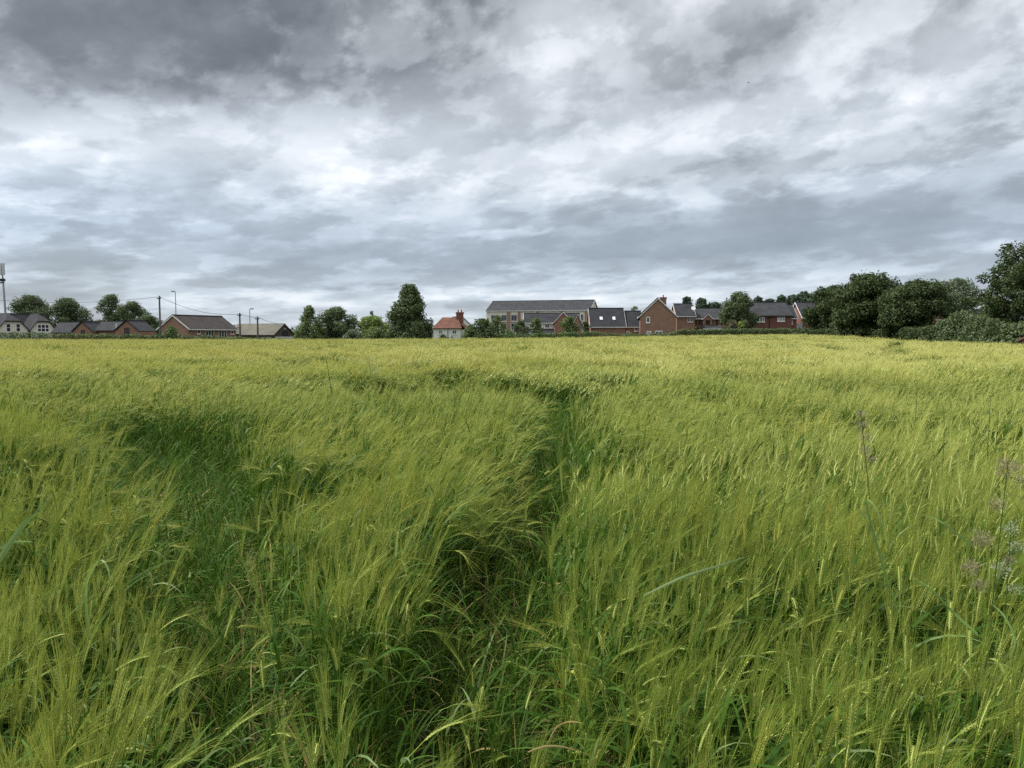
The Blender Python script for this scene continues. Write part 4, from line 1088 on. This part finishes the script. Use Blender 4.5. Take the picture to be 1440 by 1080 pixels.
GAPS += [strip([(15.8, 32), (17.0, 34.5), (20.6, 42), (29.5, 60), (37, 74)], 1.25),
         strip([(15.6, 36), (20.5, 49), (24, 62), (27, 80)], 1.25),
         strip([(-14, 24), (-9.5, 24.8), (-5, 24.2)], .9),
         strip([(-26, 38), (-12, 39), (0, 38), (9, 40)], 1.0),
         strip([(-40, 62), (-10, 60), (20, 63)], 1.3)]
def inside(px, py, poly):
    r = np.zeros(px.shape, bool); n = len(poly)
    for i in range(n):
        x0, y0 = poly[i]; x1, y1 = poly[(i + 1) % n]
        if y0 == y1: continue
        c = (y0 > py) != (y1 > py)
        r ^= c & (px < (x1 - x0) * (py - y0) / (y1 - y0) + x0)
    return r
def dist_edge(px, py, poly):
    d = np.full(px.shape, 1e9); n = len(poly)
    for i in range(n):
        x0, y0 = poly[i]; x1, y1 = poly[(i + 1) % n]
        dx, dy = x1 - x0, y1 - y0; L2 = dx * dx + dy * dy + 1e-12
        t = np.clip(((px - x0) * dx + (py - y0) * dy) / L2, 0, 1)
        d = np.minimum(d, np.hypot(px - x0 - t * dx, py - y0 - t * dy))
    return d
def gap_info(x, y):
    ins = np.zeros(x.shape, bool); dd = np.full(x.shape, 9.0)
    for g_ in GAPS:
        gx = np.array(g_); lo, hi = gx.min(0) - 2, gx.max(0) + 2
        m = (x > lo[0]) & (x < hi[0]) & (y > lo[1]) & (y < hi[1])
        if not m.any(): continue
        ii = inside(x[m], y[m], g_); ins[m] |= ii
        dd[m] = np.minimum(dd[m], dist_edge(x[m], y[m], g_))
    return ins, dd
# field outline (plan): the right-hand boundary runs back from near the viewer to the far hedge
def in_field(x, y):
    far = 124 + .02 * x
    right = 36 + 14 * (y - 50) / 85.
    return (y < far) & ((x < right) | (y < 20))

rng = np.random.default_rng(11)
N1, N2, N3 = VN(5), VN(6), VN(8)
pts, rots, scl, idx = [], [], [], []
# clumps that stand proud of the rest, mostly on the near side of the hollows
HILLS = [(q, r_, am) for q, r_, am in zip(on_top([(110, 700), (190, 735), (40, 610), (660, 575), (560, 640), (830, 600), (900, 620), (1110, 640), (620, 690), (250, 590), (460, 560)]),
         (.35, .3, .8, .8, .5, .6, .5, .7, .3, 1.0, 1.2), (.17, .15, .12, .14, .10, .12, .08, .08, .08, .05, .06))]
def emit(x, y, pool, jz=.35, hmul=1.0, tilt_amp=1.0):
    n = len(x)
    wx, wy = x + 1.2 * (N3(x, y, 2.5) - .5), y + 1.2 * (N2(x, y, 2.5) - .5)
    h = .98 + .30 * (N1(wx, wy, 1.5) - .5) + .20 * (N2(x, y, .5) - .5) + .10 * (N3(x, y, 6.) - .5)
    tl = (.0 + 1.6 * np.clip(N2(wx * .7, wy, 1.5) - .45, 0, 1) + .12 * rng.standard_normal(n)) * tilt_amp
    rz = (N1(wx, wy, 2.2) - .5) * 1.5 + rng.standard_normal(n) * jz
    h = h - np.where(y < 16, .85, .3) * np.clip(.34 - N1(x + 31, y * .8, .42), 0, 1)                 # small sunken pockets
    for (hx, hy), r_, am in HILLS: h = h + 1.5 * am * np.exp(-((x - hx) ** 2 + (y - hy) ** 2) / (2 * r_ * r_))
    return h * hmul * (1 + .05 * rng.standard_normal(n)), tl, rz
def push(x, y, h, tl, rz, pool, tx=None):
    n = len(x)
    pts.append(np.stack([x, y, ground_z(x, y)], -1))
    rots.append(np.stack([tx if tx is not None else .10 * rng.standard_normal(n), tl, rz], -1))
    scl.append(np.stack([np.ones(n), np.ones(n), h], -1) if True else h)
    idx.append(np.array(pool)[rng.integers(0, len(pool), n)])
def scatter(y0, y1, dens, margin, xmax=None):
    area_x = .675 * y1 + margin
    n = int(dens * (y1 - y0) * 2 * area_x)
    x = rng.uniform(-area_x, area_x, n); y = rng.uniform(y0, y1, n)
    m = (np.abs(x) < .675 * np.maximum(y, 0) + margin) & in_field(x, y)
    return x[m], y[m]
def crop_band(y0, y1, dens, margin, pool, edge=True, jz=.35, near_calm=False, clear=0, only=0):
    x, y = scatter(y0, y1, dens, margin)
    ins, dd = gap_info(x, y)
    grow = np.where(y < 3.2, .14, np.where(y < 10, .12, np.where(y < 14, .06, .22))) * (.4 + 1.2 * N2(x, y, .4))
    keep = ~(ins | (dd < grow)); dd = np.where(keep, dd - grow, 0)
    if clear: keep &= dd > clear
    if only: keep &= dd < only + .4
    # ragged edge
    keep &= ~((dd < .06) & (rng.random(len(x)) < .5))
    # the crop thins out right in front of the viewer, where the stalks show
    thin = np.clip((1.75 - y) / .8, 0, 1) * np.clip(1.15 - np.abs(x + .1), 0, 1)
    keep &= rng.random(len(x)) > .80 * thin
    x, y, dd = x[keep], y[keep], dd[keep]
    h, tl, rz = emit(x, y, pool, jz)
    near = np.clip(1 - dd / .30, 0, 1)
    tl = tl * np.clip(.15 + y / 6., 0, 1)
    tl = tl + near * rng.uniform(-.20, .18, len(x))
    h = h * (1 - near * rng.uniform(-.10, .38, len(x)) * np.where(rng.random(len(x)) < .55, 1, .2))
    push(x, y, h, tl, rz, pool)
crop_band(-1.0, 3.4, 430, 1.6, v0[::2] + v0u + v0u[::2], near_calm=True)
crop_band(3.4, 5.5, 400, 1.6, v0 + v0u[::2])
crop_band(5.5, 14, 140, 1.8, v1)
crop_band(14, 42, 6.5, 2.5, v2, jz=.25)
crop_band(42, 126, 1.35, 5, v3, jz=.2, clear=1.1)
crop_band(42, 90, 6.0, 5, v2, jz=.2, only=1.1)
# inside the strips: thin, short, leaning or broken plants
def gap_band(y0, y1, dens, pool, hl, hh, tl_s, gsel=None):
    x, y = scatter(y0, y1, dens, 2.0)
    ins, dd = gap_info(x, y)
    x, y, dd = x[ins], y[ins], dd[ins]; n = len(x)
    h = rng.uniform(hl, hh, n); tl = np.abs(rng.standard_normal(n)) * tl_s
    pts.append(np.stack([x, y, ground_z(x, y)], -1))
    rots.append(np.stack([rng.standard_normal(n) * .25, tl, rng.standard_normal(n) * 1.1], -1))
    scl.append(np.stack([h, h, h], -1)); idx.append(np.array(pool)[rng.integers(0, len(pool), n)])
gap_band(-1, 5.5, 26, v0, .30, .62, .8)
gap_band(5.5, 14, 13, v1, .35, .65, .7)
gap_band(-1, 14, 60, v4, .4, 1.0, .2)
gap_band(-1, 14, 18, v5, .4, .95, .3)
gap_band(-1, 2.9, 115, v0 + v0u, .5, .92, .2)            # the track closes up towards the viewer
gap_band(2.9, 4.2, 35, v0u, .45, .7, .25)
x, y = scatter(-1, 14, 9, 1.8); n = len(x); h = rng.uniform(.7, 1.0, n)          # tillers through the standing crop
pts.append(np.stack([x, y, ground_z(x, y)], -1)); rots.append(np.stack([rng.standard_normal(n) * .1, np.abs(rng.standard_normal(n)) * .12, rng.standard_normal(n)], -1))
scl.append(np.stack([h, h, h], -1)); idx.append(np.array(v5)[rng.integers(0, len(v5), n)])
gap_band(14, 85, 4, v2, .40, .62, .1)
x, y = scatter(-1, 7, 22, 1.6); n = len(x); h = rng.uniform(.8, 1.4, n)
pts.append(np.stack([x, y, ground_z(x, y)], -1)); rots.append(np.stack([rng.standard_normal(n) * .1, rng.standard_normal(n) * .1, rng.uniform(0, 6.28, n)], -1))
scl.append(np.stack([h, h, h], -1)); idx.append(np.array(v4)[rng.integers(0, len(v4), n)])
pts, rots, scl, idx = map(np.concatenate, (pts, rots, scl, idx))
print('barley instances', len(pts))
me = bpy.data.meshes.new('barley_crop')
me.vertices.add(len(pts)); me.vertices.foreach_set('co', pts.astype(np.float32).ravel())
for nm, arr, ty in (('rot', rots, 'FLOAT_VECTOR'), ('scl', scl, 'FLOAT_VECTOR')):
    at = me.attributes.new(nm, ty, 'POINT'); at.data.foreach_set('vector', arr.astype(np.float32).ravel())
at = me.attributes.new('idx', 'INT', 'POINT'); at.data.foreach_set('value', idx.astype(np.int32))
for m in BM: me.materials.append(m)
crop = bpy.data.objects.new('barley_crop', me); C.objects.link(crop)
tag(crop, 'field of green and yellow bearded barley bent by the wind', 'barley', kind='stuff')
ng = bpy.data.node_groups.new('grow', 'GeometryNodeTree')
ng.interface.new_socket('Geometry', in_out='INPUT', socket_type='NodeSocketGeometry')
ng.interface.new_socket('Geometry', in_out='OUTPUT', socket_type='NodeSocketGeometry')
gi = ng.nodes.new('NodeGroupInput'); go = ng.nodes.new('NodeGroupOutput')
m2p = ng.nodes.new('GeometryNodeMeshToPoints'); iop = ng.nodes.new('GeometryNodeInstanceOnPoints'); ci = ng.nodes.new('GeometryNodeCollectionInfo')
ci.inputs['Collection'].default_value = src; ci.inputs['Separate Children'].default_value = True; ci.inputs['Reset Children'].default_value = True
iop.inputs['Pick Instance'].default_value = True
def attr(nm, ty):
    a_ = ng.nodes.new('GeometryNodeInputNamedAttribute'); a_.data_type = ty; a_.inputs['Name'].default_value = nm
    return [s_ for s_ in a_.outputs if s_.enabled and s_.name == 'Attribute'][0]
L = ng.links.new
L(gi.outputs[0], m2p.inputs['Mesh']); L(m2p.outputs[0], iop.inputs['Points']); L(ci.outputs[0], iop.inputs['Instance'])
L(attr('idx', 'INT'), iop.inputs['Instance Index']); L(attr('rot', 'FLOAT_VECTOR'), iop.inputs['Rotation']); L(attr('scl', 'FLOAT_VECTOR'), iop.inputs['Scale'])
L(iop.outputs[0], go.inputs[0])
md = crop.modifiers.new('grow', 'NODES'); md.node_group = ng
# ------------------------------------------------------------------ single plants that stand out of the crop
plant_mat('plume', (.25, .21, .14), (.38, .32, .22), .30, .8, .1)
plant_mat('plume_pale', (.30, .36, .24), (.44, .48, .36), .30, .8, .1)
plant_mat('weed_leaf', (.16, .26, .12), (.26, .36, .20), .35, .5, .4)
plant_mat('weed_stalk', (.04, .08, .02), (.07, .12, .03), .1, .5, .3)
plant_mat('pale_blade', (.13, .22, .05), (.20, .31, .085), .35, .5, .4)
def arc(p0, p1, bow, n=10):
    p0, p1 = Vector(p0), Vector(p1); return [p0.lerp(p1, i / n) + Vector(bow) * math.sin(math.pi * i / n) for i in range(n + 1)]
def grass_head(label, base_px, top_px, d, plumes, group='tall flowering grasses above the barley', m='plume', blades=2, seed=0, thick=.0028):
    """stalk from the ground to the top point, panicle of side branches with spikelets"""
    r = random.Random(seed); b0 = at_depth(base_px, HOR, d); tp = at_depth(*top_px, d)
    o = empty('wild_grass', (b0.x, d, float(ground_z(b0.x, d))), r.uniform(0, .2), label, 'wild grass', group)
    top = Vector((tp.x - b0.x, 0, tp.z - o.location.z)); inv = Matrix.Rotation(-o.rotation_euler.z, 3, 'Z'); top = inv @ top
    st = arc((0, 0, 0), top, (top.x * -.12, 0, .0), 12)
    b_ = MB(); b_.tube(st, [thick * (1 - .55 * i / 12) for i in range(13)], 6, 0); b_.build('stalk', MATS['weed_stalk'], o)
    b_ = MB()
    for (t0, cx, cz, rad, n) in plumes:                     # where on the stalk, offset of tuft centre, radius, spikelets
        k_ = t0 * 12; s0 = st[int(k_)].lerp(st[min(12, int(k_) + 1)], k_ - int(k_)); c_ = s0 + Vector((cx, 0, cz))
        b_.tube(arc(s0, c_, (0, 0, .006), 4), .0008, 4)
        for i in range(int(n * 1.2)):
            v_ = Vector((r.gauss(0, 1), r.gauss(0, 1), r.gauss(0, .8))); v_ = v_.normalized() * rad * .75 * r.random() ** .5; q = c_ + v_
            b_.tube([c_ + v_ * .6, q], .0003, 3, cap=False)
            ln = r.uniform(.004, .007); dr = (v_.normalized() + Vector((.2, 0, .5))).normalized() * ln; sd_ = dr.cross(Vector((r.gauss(0, 1), r.gauss(0, 1), r.gauss(0, 1)))).normalized() * ln * .28
            b_.poly([q, q + dr * .5 + sd_, q + dr, q + dr * .5 - sd_])
    if plumes: b_.build('seed_head', MATS[m], o)
    for i in range(blades):
        az = r.uniform(-.6, .6) + (0 if i % 2 else math.pi); k_ = r.randint(3, 7)
        lp = leaf_pts(st[k_], az, .35, r.uniform(.2, .32), r.uniform(.8, 1.6), 8); b_ = MB()
        b_.ribbon(lp, [.009 * z for z in (.6, 1, 1, .95, .85, .7, .5, .3, .05)], (-math.sin(az), math.cos(az), .2)); b_.build('leaf', MATS['weed_leaf'], o)
    return o
grass_head('tall grass with a drooping brown plume at the right edge, in front of the barley', 1392, (1418, 648), 2.15,
           [(.99, .0, -.005, .045, 190), (.96, .05, -.01, .04, 130), (.92, .075, -.015, .03, 70), (.90, -.02, .0, .03, 90), (.82, -.05, .0, .04, 150), (.76, -.075, -.01, .035, 120), (.78, .035, -.01, .022, 60), (.72, -.045, -.01, .03, 90)], seed=1)
grass_head('leaning thin grass with a narrow brown plume left of the larger plume', 1262, (1210, 578), 3.0,
           [(.99, 0, 0, .022, 60), (.96, 0, 0, .03, 90), (.92, .005, 0, .035, 110), (.88, .0, 0, .035, 100), (.85, .03, .0, .03, 80)], seed=2)
grass_head('pale feathery oat grass standing in the hollow at the back', 524, (519, 500), 11.2,
           [(.98, .02, 0, .09, 60), (.93, -.03, 0, .12, 90), (.88, .05, 0, .13, 100), (.82, .07, 0, .12, 90), (.76, .08, 0, .10, 70)], m='plume_pale', seed=3, thick=.005)
grass_head('pale seeding weed low down at the right edge below the brown plume', 1425, (1422, 735), 2.3,
           [(.98, 0, 0, .03, 60), (.93, .02, 0, .04, 80), (.86, -.02, 0, .04, 80), (.8, .02, 0, .035, 60)], m='plume_pale', seed=4)
def dock(label, base_px, top_px, d, seed, side=()):
    r = random.Random(seed); b0 = at_depth(base_px, HOR, d); tp = at_depth(*top_px, d)
    o = empty('weed_stalk', (b0.x, d, float(ground_z(b0.x, d))), 0, label, 'weed', 'bare dark weed stalks above the barley')
    top = Vector((tp.x - b0.x, 0, tp.z - o.location.z)); st = arc((0, 0, 0), top, (0, 0, 0), 8)
    w0 = .0007 * d
    b_ = MB(); b_.tube(st, [w0 * (1.1 - .7 * i / 8) for i in range(9)], 6); b_.build('stalk', MATS['weed_stalk'], o)
    for t0, dx, dz in side:
        s0 = st[int(t0 * 8)]; b_ = MB(); b_.ribbon(arc(s0, s0 + Vector((dx, .02, dz)), (0, 0, .02), 5), [w0 * z for z in (1, 2.2, 2.2, 1.8, 1.2, .3)], (0, 1, .6)); b_.build('leaf', MATS['weed_stalk'], o)
    return o
dock('dark branching weed stalk left of the pale oat grass', 482, (457, 497), 9.5, 1, ((.75, -.07, .0), (.85, .02, .08), (.6, .05, .05)))
dock('thin dark weed stalk in the right middle of the barley, taller of a pair', 1402, (1404, 578), 4.6, 2, ((.75, .03, .05),))
dock('thin dark weed stalk with side twig, left of the taller one', 1393, (1393, 556), 4.9, 3, ((.8, -.04, .0), (.9, .03, .05)))
dock('thin dark stalk standing before the far centre right barley', 1288, (1290, 545), 6.5, 4, ())
dock('thin dark stalk just beside the bright drooping blade on the right', 1195, (1204, 640), 2.9, 5, ())
dock('short dark stalk at the right, standing alone in bright barley', 1328, (1328, 604), 3.8, 6, ((.9, .02, .05),))
def blade(label, pts_, width, m='pale_blade', name='grass_blade', side=(0, .3, 1)):
    """long loose leaf: pts_ = (px, py, depth) from root to tip"""
    P_ = [at_depth(*q) for q in pts_]; n = 14; out_ = []
    for i in range(n + 1):                                    # Catmull-Rom through the points
        t = i / n * (len(P_) - 1); k_ = min(int(t), len(P_) - 2); f = t - k_
        a_, b_, c_, e_ = P_[max(k_ - 1, 0)], P_[k_], P_[k_ + 1], P_[min(k_ + 2, len(P_) - 1)]
        out_.append(.5 * ((2 * b_) + (c_ - a_) * f + (2 * a_ - 5 * b_ + 4 * c_ - e_) * f * f + (3 * b_ - a_ - 3 * c_ + e_) * f ** 3))
    o0 = out_[0].copy(); mb = MB(); cup = Vector((0, -.35, 0))
    wd = [width * .72 * min(1, .55 + 2 * i / n) * (1 - (i / n) ** 3) + .0004 for i in range(n + 1)]
    pts2 = [p - o0 for p in out_]; sv = Vector(side).normalized(); k_ = 0
    for p, w_ in zip(pts2, wd): mb.v += [tuple(p - sv * w_ / 2), tuple(p + cup * w_ * .35), tuple(p + sv * w_ / 2)]
    for i in range(n):
        for j in (0, 1): mb.f.append((3 * i + j, 3 * i + j + 1, 3 * i + j + 4, 3 * i + j + 3)); mb.mi.append(0)
    o = mb.build(name, MATS[m]); o.location = o0
    return tag(o, label, 'grass blade', 'long loose grass blades in the barley')
blade('broad pale grass blade rising at the left edge, upper of two', [(-40, 850, 1.5), (10, 770, 1.6), (40, 730, 1.65), (60, 718, 1.65)], .016, side=(.6, .2, -.5))
blade('flat grass blade at the left edge, lower of two', [(-60, 800, 1.55), (-10, 775, 1.6), (20, 763, 1.62), (47, 762, 1.6)], .012)
blade('pale curled blade tip hanging at the left, brightest of all blades', [(128, 900, 1.75), (120, 830, 1.75), (138, 789, 1.7), (152, 800, 1.68), (155, 832, 1.66)], .009, side=(1, .2, .25))
blade('bright drooping blade at the right with hooked top', [(1262, 860, 2.0), (1240, 790, 2.0), (1218, 706, 2.0), (1236, 722, 1.95), (1242, 768, 1.92)], .010, side=(1, .2, .2))
blade('long straight blade slanting down to the right at the lower right', [(1375, 892, 1.55), (1345, 866, 1.6), (1310, 830, 1.62), (1283, 812, 1.65)], .012)
blade('long slim blade slanting in the right middle above the straight one', [(1370, 770, 2.2), (1345, 750, 2.2), (1325, 735, 2.2), (1300, 723, 2.25)], .011)
blade('long bright green blade lying across the barley right of centre', [(905, 838, 1.75), (960, 812, 1.7), (1010, 796, 1.7), (1052, 782, 1.72)], .010, m='leaf_bright')
blade('white edged bent blade in the far centre right of the field', [(1012, 556, 8.0), (1018, 540, 8.0), (1026, 530, 8.0), (1034, 536, 8.0)], .03, m='leaf_bright', side=(1, .1, .3))
blade('pale dry blade arching in the lower centre track', [(770, 1046, 1.6), (782, 1024, 1.6), (800, 1015, 1.6), (820, 1017, 1.55)], .006, m='leaf_dry')
blade('flat dry blade lying in the lower centre track', [(742, 1058, 1.55), (765, 1050, 1.55), (790, 1050, 1.55), (812, 1056, 1.55)], .006, m='leaf_dry')
blade('grey green blade curving at the lower right edge', [(1420, 925, 1.5), (1428, 900, 1.52), (1412, 866, 1.55), (1395, 850, 1.58)], .008, side=(1, .2, .1))

# red tractor mostly beyond the right edge, behind the barley
d = 50.; p = at_depth(1450, HOR, d); tz = float(ground_z(p.x, d))
for nm, cl, rr_ in (('tractor_red', (.09, .025, .018), .6), ('tyre', (.02, .02, .02), .9)): mat(nm, cl, rr_, .2, 4, .4)
o = empty('tractor', (p.x, d, tz), 0, 'small old red tractor mostly beyond the right edge, behind the barley', 'tractor')
def wheel(x, y, r, w_):
    b_ = MB(); n = 24; prof = [(-w_ / 2, r * .62), (-w_ / 2, r * .92), (-w_ * .3, r), (w_ * .3, r), (w_ / 2, r * .92), (w_ / 2, r * .62)]
    for i in range(n):
        a0, a1 = 2 * math.pi * i / n, 2 * math.pi * (i + 1) / n
        for (ya_, ra), (yb_, rb) in zip(prof, prof[1:] + prof[:1]):
            b_.poly([(x + ra * math.cos(a0), y + ya_, r + ra * math.sin(a0)), (x + rb * math.cos(a0), y + yb_, r + rb * math.sin(a0)), (x + rb * math.cos(a1), y + yb_, r + rb * math.sin(a1)), (x + ra * math.cos(a1), y + ya_, r + ra * math.sin(a1))])
    wo = b_.build('wheel', MATS['tyre'], o)
    b_ = MB(); b_.tube([(x, y - w_ * .3, r), (x, y + w_ * .3, r)], r * .615, 20); b_.tube([(x, y - w_ * .42, r), (x, y - w_ * .31, r)], r * .2, 12); b_.build('rim', MATS['tractor_red'], wo)
wheel(.18, -.75, .62, .34); wheel(.18, .75, .62, .34); wheel(2.0, -.6, .36, .2); wheel(2.0, .6, .36, .2)
b_ = MB(); b_.box(.9, 2.5, -.3, .3, .75, 1.30); b_.box(-.1, .95, -.28, .28, .5, .95); b_.build('body', MATS['tractor_red'], o)
b_ = MB(); b_.tube([(.18 + .74 * math.cos(q), -.75, .62 + .74 * math.sin(q)) for q in (.3, .8, 1.3, 1.8, 2.4)], .10, 6); b_.tube([(.18 + .74 * math.cos(q), .75, .62 + .74 * math.sin(q)) for q in (.3, .8, 1.3, 1.8, 2.4)], .10, 6); b_.build('mudguard', MATS['tractor_red'], o)
b_ = MB(); b_.box(.0, .5, -.25, .25, .96, 1.05); b_.box(-.05, .03, -.25, .25, 1.05, 1.4); b_.build('seat', MATS['black_metal'], o)
b_ = MB(); b_.tube([(.75, 0, 1.1), (.62, 0, 1.35)], .02, 6); b_.tube([(.62 + .0, .17 * math.cos(q * .524), 1.35 + .17 * math.sin(q * .524)) for q in range(13)], .015, 5, cap=False); b_.build('steering_wheel', MATS['black_metal'], o)
b_ = MB(); b_.tube([(1.9, 0, 1.3), (1.9, 0, 1.9)], .035, 8); b_.build('exhaust', MATS['black_metal'], o)
# a bird far off in the sky
p = at_depth(1052.5, 116.5, 95); o = empty('bird', p, .5, 'tiny dark bird flying high in the grey sky', 'bird'); o.scale = (.6, .6, .6)
b_ = MB(); b_.tube([(0, -.22, 0), (0, -.15, .01), (0, -.02, .01), (0, .12, 0), (0, .26, .01)], [.008, .035, .055, .04, .02], 8); b_.build('body', MATS['black_metal'], o)
for sg in (-1, 1):
    b_ = MB(); b_.slab([(sg * .03, -.07, .03), (sg * .22, -.12, .12), (sg * .42, .02, .08), (sg * .22, .05, .11), (sg * .03, .07, .03)], .008); b_.build('wing', MATS['black_metal'], o)
